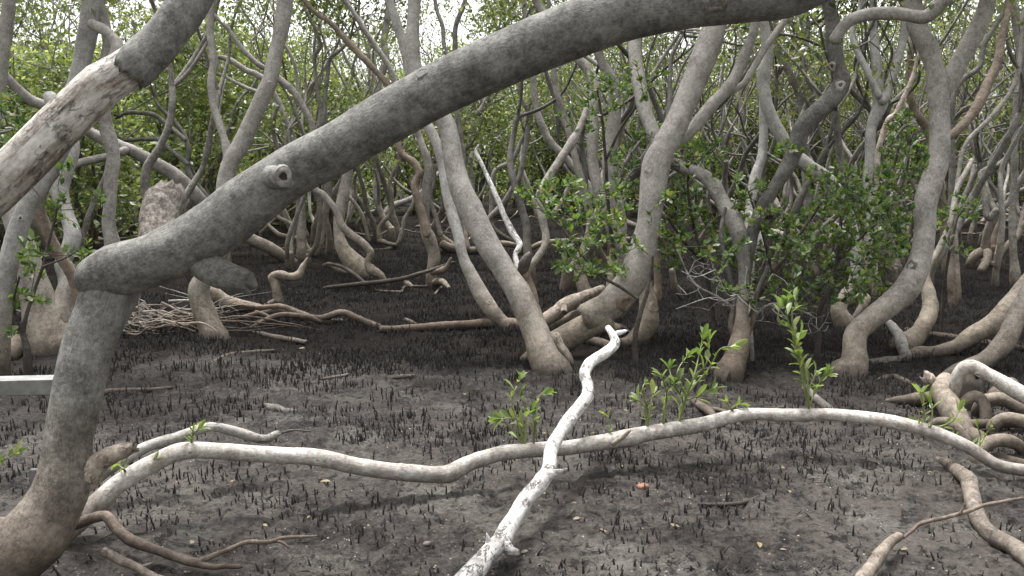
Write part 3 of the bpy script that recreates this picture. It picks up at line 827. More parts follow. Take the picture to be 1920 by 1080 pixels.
# thin stems of the thicket, traced one by one
thin = [
 ('thin_mangrove', 'thin sinuous stem right of the white dead stem, seen against bright far leaves', 'bark_far', 17,
  ['905,430,10 915,412,10 942,382,10 962,350,10 976,328,10 985,282,9 987,250,9 995,220,9 978,185,8 970,150,8 965,90,7', '960,452,9 925,425,9 921,380,8 922,340,9 930,317,9 960,300,9 975,270,8 988,245,8']),
 ('thin_mangrove', 'straight thin stem right of the sinuous pale trunk in far light', 'bark_far', 18,
  ['890,430,9 887,370,9 885,332,9 882,302,9 886,270,9 880,235,9 870,225,12 895,212,12 910,190,11 918,172,10 925,130,9 935,60,8', '884,300,7 891,260,7 893,225,7 908,200,6']),
 ('thin_mangrove', 'grey diagonal stem crossing behind leafy sprays toward the big limb', 'bark_grey', 13,
  ['1160,470,16 1150,430,15 1120,385,15 1100,345,15 1060,295,14 1035,268,15 1018,235,14 1007,200,13 1002,160,12 1000,110,12 985,40,10 980,-10,10']),
 ('thin_mangrove', 'dark diagonal stem parallel to the grey one below the big limb', 'bark_dark', 14,
  ['1140,430,11 1110,340,10 1085,285,10 1068,258,9 1047,220,9 1040,187,8 1025,142,8 1015,80,8 1010,20,7']),
 ('thin_mangrove', 'pale stem with a flared crown standing left of the dark scarred leaning trunk', 'bark_far', 12,
  ['1520,470,16 1515,380,15 1508,300,14 1502,250,13 1503,205,13 1495,172,13 1478,132,13 1460,97,12 1456,50,11 1450,0,10', '1500,225,9 1515,190,8 1527,175,8 1507,130,8 1510,92,8 1518,40,7']),
 ('thin_mangrove', 'dark thin stem hooking behind right prong of the Y shaped tree', 'bark_dark', 9.5,
  ['1782,420,12 1786,320,11 1785,230,10 1790,175,10 1807,150,10 1835,127,10 1845,87,10 1865,50,9 1882,20,9 1895,-20,8']),
 ('thin_mangrove', 'pale slender stem sweeping up to the right edge beyond the Y shaped tree', 'root_tan', 10,
  ['1790,400,9 1800,310,8 1815,265,8 1845,235,9 1870,207,9 1897,170,9 1910,135,9 1916,80,8 1920,20,8']),
 ('thin_mangrove', 'upright grey stem right beside the right edge of view', 'bark_far', 11,
  ['1900,470,14 1898,380,12 1902,270,11 1902,225,11 1907,175,10 1913,137,10 1910,82,11 1906,50,12 1900,12,12 1895,-20,12']),
 ('thin_mangrove', 'pale twisting stem rising behind the stout limb at top centre', 'bark_far', 13,
  ['862,400,10 868,300,10 855,200,10 853,140,10 855,92,10 855,50,10 870,10,9 878,-20,8', '855,130,8 835,95,8 830,50,8 820,20,7 812,-15,7']),
 ('thin_mangrove', 'thin dark tree branching left of the snag among green leaves', 'bark_dark', 13,
  ['420,440,12 400,390,11 384,363,11 360,335,12 352,307,11 355,285,10 346,255,9 325,225,9 300,200,7 287,175,5', '352,307,9 325,287,8 295,262,7 250,262,7 225,265,5', '347,262,8 320,240,8 295,220,9 275,212,9 240,211,8 217,222,6']),
 ('thin_mangrove', 'grey stem sweeping down right through gap left of the forked tree', 'bark_grey', 14,
  ['560,300,13 535,220,12 505,160,12 482,140,11 462,132,11 437,115,10 410,107,9 385,112,7 355,105,6', '500,178,8 467,167,8 437,152,7 400,135,6', '520,200,8 512,240,8 520,280,8']),
]
for nm, lb, mt_, d, ss in thin:
    st_ = []
    for k, s in enumerate(ss):
        a = parse(s)
        # carry the first stem on down to the mud at its own distance
        if k == 0:
            vg = 540 + FPX * (CAM_H / d - SP) / CP
            if a[0][1] < vg - 6:
                s = '%g,%g,%g ' % (a[0][0] + 6, vg + 4, a[0][2] * 1.6) + s
        st_.append(('trunk' if k == 0 else 'limb', mt_, s, d, d + .4, dict(base=(k == 0))))
    tree(nm, lb, st_, group='thin mangroves of the thicket')

# ================================================================== THE THICKET BEHIND
def proto(seed, nst=2, r0=.07, hgt=1.0, leafy=1.0):
    rr = np.random.default_rng(seed)
    wood, lf = MB(), MB()
    brs = []
    tips = []
    def grow(p, d, r, L, lvl, ph, br=None):
        n = max(3, int(L / .22))
        pts, rad = [p], [r]
        side = unit(np.cross(d, rr.normal(size=3)))
        for i in range(n):
            wig = math.sin(ph + i * 1.15) * .42
            d = unit(d + side * wig * .8 + rr.normal(size=3) * .15 + np.array([0, 0, .13]))
            p = p + d * L / n
            pts.append(p)
            rad.append(r * (1 - .38 * (i + 1) / n) * (1 + .07 * rr.normal()))
        if lvl == 1:
            br = MB()
            brs.append(br)
        mb = wood if lvl == 0 else br
        tube(mb, pts, rad, n=9 if lvl == 0 else 6, lump=.1, spacing=.075 if lvl < 2 else .11, seed=seed + lvl * 3 + len(tips))
        r = rad[-1]
        if lvl >= 4 or r < .0075:
            tips.append((p, d))
            return
        if lvl >= 2:
            tips.append((p + rr.normal(size=3) * .15, d))
        for k in range(2 if rr.random() < .6 else 3):
            dd = unit(d + unit(rr.normal(size=3)) * .95 + np.array([0, 0, .1]))
            grow(p, dd, r * rr.uniform(.6, .85), L * rr.uniform(.6, .9), lvl + 1, rr.random() * 6, br)
    for k in range(nst):
        a = k * 2 * math.pi / nst + rr.random()
        ln = rr.uniform(.35, 1.0) if nst > 1 else rr.uniform(.1, .6)
        d = unit(np.array([math.cos(a) * ln, math.sin(a) * ln, 1.0]))
        p = np.array([math.cos(a) * .06, math.sin(a) * .06, -.12])
        r = r0 * rr.uniform(.7, 1.1)
        # bent foot
        tube(wood, [p - d * .1, p + np.array([math.cos(a), math.sin(a), .5]) * .12, p + np.array([math.cos(a), math.sin(a), 0]) * .15 + np.array([0, 0, .3])], [r * 1.9, r * 1.4, r * 1.05], n=9, seed=seed)
        grow(p + np.array([math.cos(a), math.sin(a), 0]) * .15 + np.array([0, 0, .27]), d, r, 1.7 * hgt, 0, rr.random() * 6)
    global R
    keep = R
    R = rr
    for p, d in tips:
        if p[2] > 1.9 and rr.random() < .55:
            for j in range(2):
                cloud(lf, p + rr.normal(size=3) * .16, .14, int(40 * leafy), .075, LEAF_FAR)
    R = keep
    return wood, brs, lf
PROTO = []
for i in range(12):
    w_, b_, l_ = proto(100 + i, nst=[1, 2, 3, 2][i % 4], r0=.036 + .008 * (i % 5), hgt=.9 + .1 * (i % 4), leafy=1.0)
    PROTO.append((w_, b_, l_))
proto_mesh = []
def far_tree(k, x, y, rot, sc, label, mat):
    o = bpy.data.objects.new('mangrove_tree', None)
    COL.objects.link(o)
    o.location = (x, y, 0)
    o.rotation_euler = (0, 0, rot)
    o.scale = (sc, sc, sc)
    tag(o, label, 'tree', 'mangroves of the thicket behind')
    key = (k, mat)
    if key not in CACHE:
        w_, b_, l_ = PROTO[k]
        CACHE[key] = [w_.build('trunk', mat, o, (0, 0, 0)), *[b.build('limb', mat, o, (0, 0, 0)) for b in b_], l_.build('crown', 'leaf_canopy', o, (0, 0, 0))]
    else:
        for c in CACHE[key]:
            d = c.copy()
            COL.objects.link(d)
            d.parent = o
    return o
CACHE = {}
# spots: denser to the right, open in the middle where the far bright bushes show
rs = random.Random(11)
spots = []
def try_spot(x, y, md):
    for a, b in spots:
        if (a - x) ** 2 + (b - y) ** 2 < md * md:
            return
    spots.append((x, y))
for _ in range(2200):
    y = rs.uniform(10.5, 31)
    u = rs.uniform(-250, 2170)
    x = (u - 960) / FPX * y
    dens = .25 if u < 350 else .4 if u < 640 else (.05 if y < 21 else .22) if u < 1000 else .5 if u < 1250 else 1.0
    if rs.random() > dens * (.5 if y < 14 else 1):
        continue
    try_spot(x, y, .85 if u > 1250 else 1.2)
    if len(spots) >= 190:
        break
tall = set()
for _ in range(900):                                   # taller trees further back carry the canopy
    y = rs.uniform(19, 36)
    u = rs.uniform(-200, 2100)
    n0 = len(spots)
    try_spot((u - 960) / FPX * y, y, 1.7)
    if len(spots) > n0:
        tall.add(spots[-1])
    if len(tall) >= 26:
        break
spots.sort(key=lambda s: s[0] / s[1])
zones = [(-999, 150, 'beyond the stripped limb at left'), (150, 390, 'beyond the snag'), (390, 640, 'beyond the cut knot'),
         (640, 860, 'beyond the swollen foot'), (860, 1060, 'beyond the white dead stem'), (1060, 1240, 'beyond the leafy sprays at centre'),
         (1240, 1400, 'beyond the arched limb'), (1400, 1560, 'beyond the dark leaning trunk'), (1560, 1710, 'beyond the leafy shrub'),
         (1710, 1800, 'beyond the Y shaped tree'), (1800, 2999, 'beyond the legged tree at right')]
words = ['first', 'second', 'third', 'fourth', 'fifth', 'sixth', 'seventh', 'eighth', 'ninth', 'tenth', 'eleventh', 'twelfth', 'thirteenth',
         'fourteenth', 'fifteenth', 'sixteenth', 'seventeenth', 'eighteenth', 'nineteenth', 'twentieth']
count = {}
for i, (x, y) in enumerate(spots):
    u = 960 + x / y * FPX
    z = [q[2] for q in zones if q[0] <= u < q[1]][0]
    dz = 'near' if y < 17 else 'far'
    k = rs.randrange(12)
    mat = ['bark_far', 'bark_dark', 'bark_grey', 'bark_far'][rs.randrange(4)]
    c = {'bark_far': 'tan grey', 'bark_dark': 'dark', 'bark_grey': 'pale grey'}[mat]
    sn = ['single', 'twin', 'triple', 'twin'][k % 4]
    kk = (z, dz, c, sn)
    count[kk] = count.get(kk, 0) + 1
    od = '' if count[kk] == 1 else words[count[kk] - 1] + ' '
    far_tree(k, x, y, rs.uniform(0, 6.28), rs.uniform(1.35, 1.75) if (x, y) in tall else rs.uniform(.95, 1.3), '%s%s %s stemmed mangrove from left, %s %s' % (od, c, sn, 'just' if dz == 'near' else 'far', z), mat)

# leafy bushes beyond the thicket
def bush_mesh(seed, n):
    global R
    keep, R = R, np.random.default_rng(seed)
    lf, wd = MB(), MB()
    for k in range(n):
        a, h = R.uniform(0, 6.28), R.random() ** .8
        rad = (1.15 - .55 * h) * math.sqrt(R.random()) * (1 + .25 * math.sin(a * 3 + seed))
        c = np.array([math.cos(a) * rad, math.sin(a) * rad, .25 + h * 3.3])
        cloud(lf, c, .16, 22, .12, LEAF_FAR)
    for k in range(7):
        a = k * .9 + seed
        tube(wd, [[.1 * math.cos(a), .1 * math.sin(a), -.1], [.3 * math.cos(a), .3 * math.sin(a), 1.0], [.6 * math.cos(a + .4), .6 * math.sin(a + .4), 2.2]], [.05, .035, .015], n=6, spacing=.12, seed=seed + k)
    R = keep
    return lf, wd
BC = {}
bi = 0
rs2 = random.Random(5)
bushes = []
for row, (yy, step) in enumerate(((26.5, 2.1), (31, 2.3), (37, 2.6))):
    x = -.62 * yy - 1
    while x < .62 * yy + 1:
        bushes.append((x + rs2.uniform(-.5, .5), yy + rs2.uniform(-1.4, 1.4), row))
        x += step
for bx in ((-8.6, 13.5), (-7.2, 15.5), (-9.6, 17.5), (-6.2, 18.5), (-8.2, 21), (-5.4, 22), (-10.5, 21.5), (-4.2, 20.5)):
    bushes.append((bx[0], bx[1], 3))
cz = {}
bushes.sort(key=lambda b: b[0] / b[1])
for x, y, row in bushes:
    u = 960 + x / y * FPX
    z = [q[2] for q in zones if q[0] <= u < q[1]][0]
    o = bpy.data.objects.new('leafy_bush', None)
    COL.objects.link(o)
    o.location = (x, y, 0)
    s = rs2.uniform(.95, 1.3) * (1.15 if row == 2 else 1)
    o.scale = (s * rs2.uniform(1, 1.25), s * rs2.uniform(1, 1.25), s * rs2.uniform(.8, 1.1))
    o.rotation_euler = (0, 0, rs2.uniform(0, 6.28))
    dw = ['front', 'middle', 'back', 'near'][row]
    cz[(z, dw)] = cz.get((z, dw), 0) + 1
    od = '' if cz[(z, dw)] == 1 else words[cz[(z, dw)] - 1] + ' '
    tag(o, '%syellow green bush from left in %s row %s' % (od, dw, z), 'bush', 'leafy bushes beyond the thicket')
    k = rs2.randrange(4)
    if k not in BC:
        lf, wd = bush_mesh(40 + k, 230)
        BC[k] = [lf.build('foliage', 'leaf_bright', o, (0, 0, 0)), wd.build('stem', 'bark_dark', o, (0, 0, 0))]
    else:
        for c in BC[k]:
            d = c.copy()
            COL.objects.link(d)
            d.parent = o
# the wood that closes the view
lf = MB()
for k in range(2000):
    x, y = R.uniform(-36, 36), R.uniform(42, 50)
    cloud(lf, np.array([x, y, R.uniform(.2, 4.2 + 1.3 * math.sin(x * .35) + .8 * math.sin(x * .9))]), .4, 22, .22, LEAF_FAR)
for k in range(1500):                                  # unseen wood round the sides and behind, added to block low sky light
    a = R.uniform(math.radians(115), math.radians(425))
    rad = R.uniform(13, 17)
    x, y = math.cos(a) * rad * 1.35, math.sin(a) * rad
    if y > 6 and abs(x) < y * .75 + 2:
        continue
    cloud(lf, np.array([x, y, R.uniform(.2, 7.5) * (1 + .6 * (k % 2))]), .6, 16, .42, LEAF_FAR)
tag(lf.build('far_woods', 'leaf_bright'), 'pale green mass of mangrove leaves closing the view', 'woods', None, 'stuff')

# ================================================================== LEAFY SHRUBS
def shrub(name, label, stems, blobs, d, leaf='leaf_shrub', dens=.95, L=.056, mat='twig_dark', cat='shrub', jit=.5):
    w = base_of(stems[0][0], stems[0][1])
    o = thing(name, label, cat, w)
    anchors, grp = [], []
    tws, lf = [MB() for _ in stems], MB()
    for k, (s, d0, d1) in enumerate(stems):
        C, r, T, ob = stem(o, 'stem', mat, s, d0, d1, base=(k == 0), end='tip', lump=.05, into=tws[k])
        anchors += [c for c in C[::3]]
        grp += [k] * len(C[::3])
    tips = []
    for (u, v, ru, rv) in blobs:
        ru, rv = ru * 1.2, rv * 1.25
        for k in range(max(3, int(ru * rv / 66 * dens))):
            a, q = R.uniform(0, 6.28), math.sqrt(R.random())
            tips.append(P(u + ru * q * math.cos(a), v + rv * q * math.sin(a), d + R.normal() * jit * .6))
    A = np.array(anchors)
    tips.sort(key=lambda t: np.min(np.linalg.norm(A - t, axis=1)))
    for t in tips:
        dd = np.linalg.norm(A - t, axis=1) + np.maximum(0, A[:, 2] - t[2]) * .6
        gi = grp[int(np.argmin(dd))]
        tw = tws[gi]
        a = A[int(np.argmin(dd))]
        Lg = np.linalg.norm(t - a)
        m = (a + t) / 2 + R.normal(size=3) * Lg * .1 - np.array([0, 0, Lg * .06])
        r = .0025 + .004 * min(Lg, 1)
        tube(tw, [a, m, t], [r, r * .8, .0018], n=5, lump=0, spacing=.05, end='tip')
        dirn = unit(t - m) + np.array([0, 0, .35])
        A = np.vstack([A, [m, t]])
        grp += [gi, gi]
        if not L:
            continue
        rosette(lf, t, dirn, R.integers(5, 9), L, LEAF_MID, 1.4)
        for f in (.55, .8):
            if Lg > .1:
                rosette(lf, a + (t - a) * f + R.normal(size=3) * .01, dirn, 2, L * .9, LEAF_MID, 1.8)
    for tw in tws:
        if tw.v:
            tw.build('stem', mat, o)
    if L:
        lf.build('foliage', leaf, o)
    return o
shrub('mangrove_sapling', 'leafy sapling in front of the small footed stem, left of the right arm',
      [('1196,708,16 1192,676,11 1192,628,10 1200,586,9 1210,554,8 1217,520,6 1224,480,4', 6.75, 6.7), ('1196,560,6 1165,540,6 1120,512,5 1085,470,5 1050,425,4 1010,390,3', 6.7, 6.9)],
      [(1008, 372, 40, 20), (1055, 362, 45, 28), (1085, 398, 50, 30), (1062, 478, 26, 30), (1120, 495, 34, 22), (1078, 508, 28, 16), (1140, 385, 34, 34), (1150, 430, 34, 26), (1178, 462, 22, 18), (1168, 508, 26, 12), (1105, 440, 30, 20)], 6.75)
shrub('mangrove_sapling', 'airy sapling with yellowing leaves hanging just under the big limb',
      [('1160,560,10 1150,470,8 1140,380,7 1135,300,6 1128,220,5 1120,170,4', 7.9, 7.6), ('1136,300,5 1165,240,5 1200,190,4 1215,150,3', 7.75, 7.6)],
      [(1108, 165, 34, 20), (1150, 155, 26, 16), (1205, 142, 36, 22), (1195, 168, 32, 14), (1085, 205, 34, 16), (1222, 248, 44, 16), (1150, 195, 24, 14), (1175, 310, 24, 30), (1180, 350, 18, 24), (1090, 235, 20, 14), (1245, 262, 24, 12)], 7.65, dens=.9)
shrub('mangrove_sapling', 'dark green sapling right of the right arm of the centre tree',
      [('1340,650,9 1335,570,8 1318,490,7 1300,420,6 1290,350,5 1300,290,4', 7.4, 7.3), ('1316,490,5 1280,450,5 1255,410,4', 7.35, 7.2)],
      [(1285, 298, 44, 22), (1325, 285, 42, 18), (1308, 340, 34, 22), (1252, 402, 30, 26), (1290, 420, 42, 36), (1262, 462, 32, 24), (1330, 430, 36, 28), (1376, 398, 22, 16), (1250, 488, 22, 20), (1270, 370, 26, 20), (1225, 440, 16, 18)], 7.25)
shrub('mangrove_shrub', 'big leafy green shrub between the arched tree and the Y shaped tree',
      [('1532,664,12 1537,612,10 1536,585,10 1546,558,9 1562,535,8 1570,480,7 1580,400,6 1590,340,4', 7.0, 7.0), ('1390,640,10 1420,560,8 1460,500,7 1500,440,6 1540,380,5', 7.0, 7.1), ('1570,490,6 1620,440,5 1670,390,4 1700,320,4 1705,260,3', 7.0, 7.2), ('1450,520,5 1430,440,5 1410,380,4 1400,350,3', 7.05, 7.0)],
      [(1402, 358, 30, 30), (1468, 290, 30, 18), (1492, 420, 52, 36), (1558, 350, 54, 36), (1610, 335, 50, 26), (1540, 440, 52, 44), (1622, 420, 60, 42), (1682, 380, 30, 44), (1580, 500, 52, 34), (1652, 470, 42, 36), (1520, 522, 44, 22), (1640, 540, 42, 18), (1480, 472, 42, 26), (1700, 250, 30, 30), (1690, 302, 42, 24), (1440, 420, 30, 26), (1600, 380, 60, 30), (1660, 420, 40, 40), (1600, 560, 30, 14), (1400, 480, 34, 30), (1420, 540, 34, 26), (1370, 520, 26, 26), (1350, 470, 30, 24), (1500, 565, 30, 16)], 7.0, dens=1.05)
shrub('mangrove_sapling', 'sparse sapling right of the S curved trunk before the legged tree',
      [('1765,640,6 1770,540,6 1785,450,5 1800,400,4 1825,390,3', 8.0, 8.0)],
      [(1770, 400, 18, 26), (1800, 385, 26, 18), (1822, 408, 26, 12), (1790, 455, 16, 12), (1765, 430, 12, 20), (1745, 290, 14, 30), (1790, 470, 26, 10)], 8.0, dens=.8)
shrub('mangrove_sapling', 'low leafy sapling at left edge in front of the swollen tan base',
      [('52,690,16 50,650,13 44,620,10 56,570,7 80,500,6 100,420,5 108,380,4', 6.3, 6.2), ('48,640,7 30,600,6 26,560,5 36,520,4', 6.3, 6.1), ('80,500,4 130,480,4 160,460,3', 6.2, 6.3)],
      [(110, 388, 22, 16), (188, 362, 10, 24), (60, 475, 24, 22), (36, 560, 24, 22), (84, 558, 14, 14), (150, 470, 22, 16), (30, 612, 16, 14), (66, 510, 20, 14), (125, 308, 18, 14), (155, 500, 16, 8), (20, 285, 22, 26), (40, 250, 30, 24), (15, 200, 18, 26)], 6.2, L=.062, dens=.85)
shrub('dead_shrub', 'leafless grey twiggy bush low at the foot of the leafy shrub',
      [('1410,650,8 1400,600,7 1350,560,5 1300,530,4 1270,470,3', 6.9, 6.8), ('1400,605,6 1450,570,5 1520,590,4', 6.9, 6.8)], [(1320, 540, 60, 50), (1430, 560, 60, 40), (1380, 500, 60, 30), (1500, 600, 50, 30)], 6.9, mat='dead_grey', dens=.5, L=0)
# ================================================================== FALLEN WOOD
def log(name, label, parts, cat='branch', group=None):
    a = parse(parts[0][2])[0]
    kw0 = parts[0][5] if len(parts[0]) > 5 else {}
    w = base_of(parts[0][2], parts[0][3] if not kw0.get('lie') else None)
    o = thing(name, label, cat, w, group)
    for s in parts:
        kw = dict(s[5]) if len(s) > 5 else {}
        stem(o, s[0], s[1], s[2], s[3] if len(s) > 3 else None, s[4] if len(s) > 4 else None, **kw)
    return o
LI = dict(lie=True, end='broken', start='broken')
log('fallen_branch', 'long fallen branch on mud from the centre tree left to the twig pile', [
    ('bark_log', 'bark_brown', '990,612,24 925,608,20 860,611,18 780,614,16 712,618,14', None, None, LI),
    ('limb', 'twig_brown', '720,617,13,8.35 692,607,14 665,595,14 640,587,13 600,597,13 566,591,14 530,576,11 490,577,9 440,571,7', 8.35, 8.7, dict(end='tip')),
    ('limb', 'twig_brown', '640,602,10,8.55 600,601,10 575,594,11 530,590,10 505,597,10 480,612,10 440,632,9 380,641,7 345,646,5', 8.55, 8.1, dict(end='tip')),
    ('limb', 'twig_brown', '566,591,9,8.7 525,583,8 480,588,8 440,598,7 400,600,6 340,606,5', 8.7, 8.4, dict(end='tip')),
    ('limb', 'twig_brown', '480,585,8,8.6 505,595,8 480,605,6 420,618,5', 8.6, 8.4, dict(end='tip')),
    ('branch_stub', 'dead_tan', '782,612,10,8.4 770,604,9 759,598,6', 8.4, 8.4, dict(end='broken'))])
log('weathered_log', 'weathered grey log propped behind the V of the centre tree', [
    ('log', 'dead_tan', '1012,606,24,7.6 1040,586,25 1060,570,28 1095,556,23 1134,541,18', 7.6, 7.9, dict(end='broken', start='broken', lump=.14)),
    ('branch_stub', 'dead_tan', '1056,574,14,7.6 1058,586,12', 7.6, 7.5, dict(end='broken'))], 'log')
log('smooth_root', 'smooth tan root lying under the weathered log behind centre tree', [
    ('root', 'root_tan', '1020,618,26,7.9 1050,602,28 1085,594,27 1120,600,25 1160,620,20', 7.9, 7.7)], 'root')
log('looping_root', 'low tan root looping on mud from gnarled trunk to white branch tip', [
    ('root', 'root_tan', '1150,652,18 1130,645,18 1105,638,17 1085,634,14', None, None, dict(lie=True)),
    ('root', 'rotten_wood', '1150,610,9,7.8 1165,612,8 1180,622,8 1190,632,6', 7.8, 7.7)], 'root')
log('white_branch', 'bleached white dead branch leaning over the long pale limb at bottom centre', [
    ('branch', 'dead_white', '840,1118,44,3.05 886,1074,41,3.18 911,1044,38 940,1014,36 960,980,33 985,936,31 1010,906,30 1027,880,27 1032,850,25,4.0 1045,820,25 1065,790,25 1090,760,23 1102,743,22 1103,722,22 1098,702,21 1110,682,22 1136,664,20 1154,645,20 1151,632,15 1140,615,12', 3.05, 5.1, dict(end='round', lump=.13, n=18, key='wb')),
    ('branch_stub', 'dead_white', '1148,630,13,5.08 1160,624,10 1172,621,6', 5.08, 5.05, dict(end='tip')),
    ('branch_stub', 'dead_white', '1022,892,24,3.85 1042,886,13 1062,880,4', 3.85, 3.8, dict(end='tip')),
    ('branch_stub', 'dead_white', '944,1020,28,3.4 958,1032,20 968,1034,14', 3.4, 3.36, dict(end='broken')),
    ('branch_stub', 'dead_white', '915,1032,20,3.35 914,1012,9 913,1002,4', 3.35, 3.34, dict(end='tip'))])
lm = log('sprouting_limb', 'long pale living limb lying across the near mud with green sprouts', [
    ('limb', 'limb_pale', '120,1000,44,3.6 152,968,42,3.65 185,938,38 212,911,36 240,893,35 278,873,34 325,852,33 362,845,31 420,846,31 480,849,31 580,854,32 620,860,32 667,872,32 730,882,31 805,890,32 845,889,34,4.2 862,880,32 882,869,30 930,852,27 960,846,27 1060,837,29 1120,828,31 1180,820,33 1215,812,29 1310,800,27 1360,786,25 1410,778,24 1485,780,24,4.75 1560,779,23 1635,787,25 1680,795,26 1755,812,25 1820,838,24 1870,868,23 1920,880,23,4.35 1990,890,22', 3.6, 4.3, dict(lump=.07, n=18, key='limb')),
    ('branch_stub', 'bark_grey', '1150,832,10,4.33 1165,822,9 1180,808,6', 4.33, 4.3, dict(end='tip'))], 'branch')
for u, v, s in ((197, 925, 9), (258, 885, 9), (750, 871, 12), (1332, 796, 10)):
    knot(lm, 'limb', u, v, s, 'limb_pale')
log('grey_branch', 'grey forked branch lying just behind the near end of the long limb', [
    ('branch', 'dead_grey', '178,896,28,4.0 205,876,28 235,860,26 280,836,23 340,819,22 375,807,20 402,802,19 450,812,19 493,823,17 522,812,14', 4.0, 4.35, dict(end='broken', start='broken')),
    ('twig', 'twig_dark', '495,826,6,4.35 540,808,5 582,809,3', 4.35, 4.5, dict(end='tip'))])
log('brown_branch', 'brown forked branch on mud at bottom left beside the massive trunk', [
    ('branch', 'twig_brown', '110,992,22 140,982,21 170,972,21 197,970,21 213,990,21 237,1012,20 257,1022,20 300,1037,18 350,1052,17 377,1057,16', 3.62, 3.36, dict(end='round', lump=.12)),
    ('fork', 'twig_brown', '372,1057,15,3.36 400,1062,12 425,1060,11 451,1062,10', 3.36, 3.33, dict(end='broken')),
    ('fork', 'twig_brown', '372,1054,13,3.36 392,1045,11 425,1032,10 462,1017,9 505,1015,9 530,1009,8 562,1007,7 592,1005,4', 3.36, 3.5, dict(end='tip')),
    ('fork', 'twig_brown', '515,1014,7,3.46 530,1018,6 542,1027,4', 3.46, 3.42, dict(end='broken'))])
log('pale_stick', 'short pale stick poking up from bottom edge under the brown branch', [
    ('stick', 'dead_tan', '196,1036,18,3.32 225,1052,18 250,1062,17 275,1075,17 330,1098,18', 3.32, 3.15, dict(start='broken', end='broken')),
    ('branch_stub', 'dead_tan', '256,1066,9,3.24 272,1060,7 288,1055,4', 3.24, 3.24, dict(end='tip'))])
log('driftwood', 'bent pale driftwood piece on mud at lower right', [
    ('wood', 'dead_tan', '1755,862,12 1778,866,21 1801,885,26 1820,902,30 1821,928,30 1829,960,30 1848,993,33 1872,1011,34 1902,1026,33 1924,1046,36 1970,1090,38', None, None, dict(lie=True, start='broken', end='broken', lump=.13, n=18, key='drift'))], 'driftwood')
log('broken_stick', 'broken peeling stick rising from bottom edge at lower right', [
    ('stick', 'dead_tan', '1612,1095,28,3.12 1622,1080,27 1645,1049,25 1665,1023,21 1685,1006,19', 3.12, 3.5, dict(end='broken', lump=.14))], 'stick')
log('thin_twig', 'thin brown twig reaching over the driftwood from the broken stick', [
    ('twig', 'twig_brown', '1694,1008,6,3.5 1711,994,7 1727,981,8 1774,970,8 1809,960,8 1855,945,7 1917,934,6', 3.5, 3.7, dict(end='tip', n=8)),
    ('twig', 'twig_brown', '1800,963,6,3.58 1806,952,4 1808,945,3', 3.58, 3.58, dict(end='tip'))], 'twig')
log('crossing_stick', 'pale stick passing under the long limb right of the tall sprout', [
    ('stick', 'dead_grey', '1510,727,13 1532,749,16 1554,768,17 1577,792,17 1610,806,19 1662,813,17', 5.9, 5.15, dict(start='broken', end='broken'))], 'stick')
log('bent_snag', 'small stepped stump with a crooked arm in mid mud left of centre', [
    ('stump', 'root_tan', '523,574,22 520,552,17 517,532,16 511,520,14 526,516,17 543,520,16 559,517,19 567,505,13 575,486,5', None, 9.6, dict(base=True, end='tip', lump=.14)),
    ('root', 'root_tan', '520,562,12,9.6 508,568,10 495,574,7', 9.6, 9.4)], 'stump')
log('tan_log', 'tan branch lying low across far mud behind the centre trunks', [
    ('branch', 'root_tan', '830,458,14,14.8 850,467,18 880,471,14 905,467,14 937,457,11 965,460,10 990,466,10 1018,455,10 1060,452,10 1125,450,10 1180,448,8', 14.8, 15, {}),
    ('branch_stub', 'root_tan', '876,468,13,14.8 873,445,11 871,425,10 866,405,8 880,385,6', 14.8, 15)])
log('elbow_log', 'weathered elbow of grey wood under the S curved trunk at right', [
    ('wood', 'dead_grey', '1668,606,14,7.5 1676,616,19,7.4 1686,634,21 1693,655,21 1700,668,22,6.95 1690,676,19 1664,678,20 1628,683,18', 7.5, 6.85, dict(start='broken', end='broken', lump=.12))], 'log')
log('straight_log', 'thin brown log lying behind the leaning trunks at right', [
    ('log', 'bark_brown', '1700,618,10 1740,627,13 1790,633,14 1840,641,13 1905,652,13 1950,665,12', None, None, LI)], 'log')
log('root_hump', 'tan root hump breaking the mud left of the right hand root tangle', [
    ('root', 'root_tan', '1648,712,8 1662,708,13 1680,707,14 1700,716,12 1720,722,6', None, None, dict(lie=True))], 'root')
log('upright_root', 'short tan root standing in mud below the dark green sapling', [
    ('root', 'root_tan', '1278,560,9 1270,545,13 1262,527,14 1260,508,12', None, 10.0, dict(end='knob'))], 'root')
log('dark_stick', 'dark thin pole resting across mud before the swollen tan foot', [
    ('stick', 'twig_dark', '608,540,7,10.6 660,535,8 720,528,9 760,520,8 810,506,7 850,492,5', 10.6, 10.7, dict(end='tip')),
    ('twig', 'twig_dark', '690,536,7,10.7 665,515,8 640,500,8 612,495,5', 10.7, 11, dict(end='tip'))], 'stick')
log('twig_tangle', 'little tan twigs lying on mud before the stubby footed pair', [
    ('twig', 'root_tan', '705,544,5 750,548,6 760,538,6 800,536,6 815,530,5', None, None, dict(lie=True, end='tip')),
    ('twig', 'root_tan', '815,552,5 830,538,5 848,535,4', None, None, dict(lie=True, end='tip')),
    ('twig', 'dead_tan', '755,522,9,10.7 765,532,10 775,538,6', 10.7, 10.6, dict(end='broken'))], 'twig')
log('mud_stick', 'dark crooked stick on mud right below the twig pile', [
    ('stick', 'twig_brown', '385,686,7 415,672,10 440,664,11 470,661,9 512,657,6', None, None, dict(lie=True, end='tip'))], 'stick')
log('mud_stick', 'low dark stick on mud right of massive trunk, level with the white rail', [
    ('stick', 'twig_brown', '182,740,16 205,734,12 250,732,10 290,731,9 322,727,8', None, None, dict(lie=True, end='broken'))], 'stick')
log('mud_stick', 'tiny pale stick on mud below the middle of fallen branch', [
    ('stick', 'dead_tan', '600,712,5 625,708,7 652,702,6', None, None, dict(lie=True, end='tip'))], 'stick')
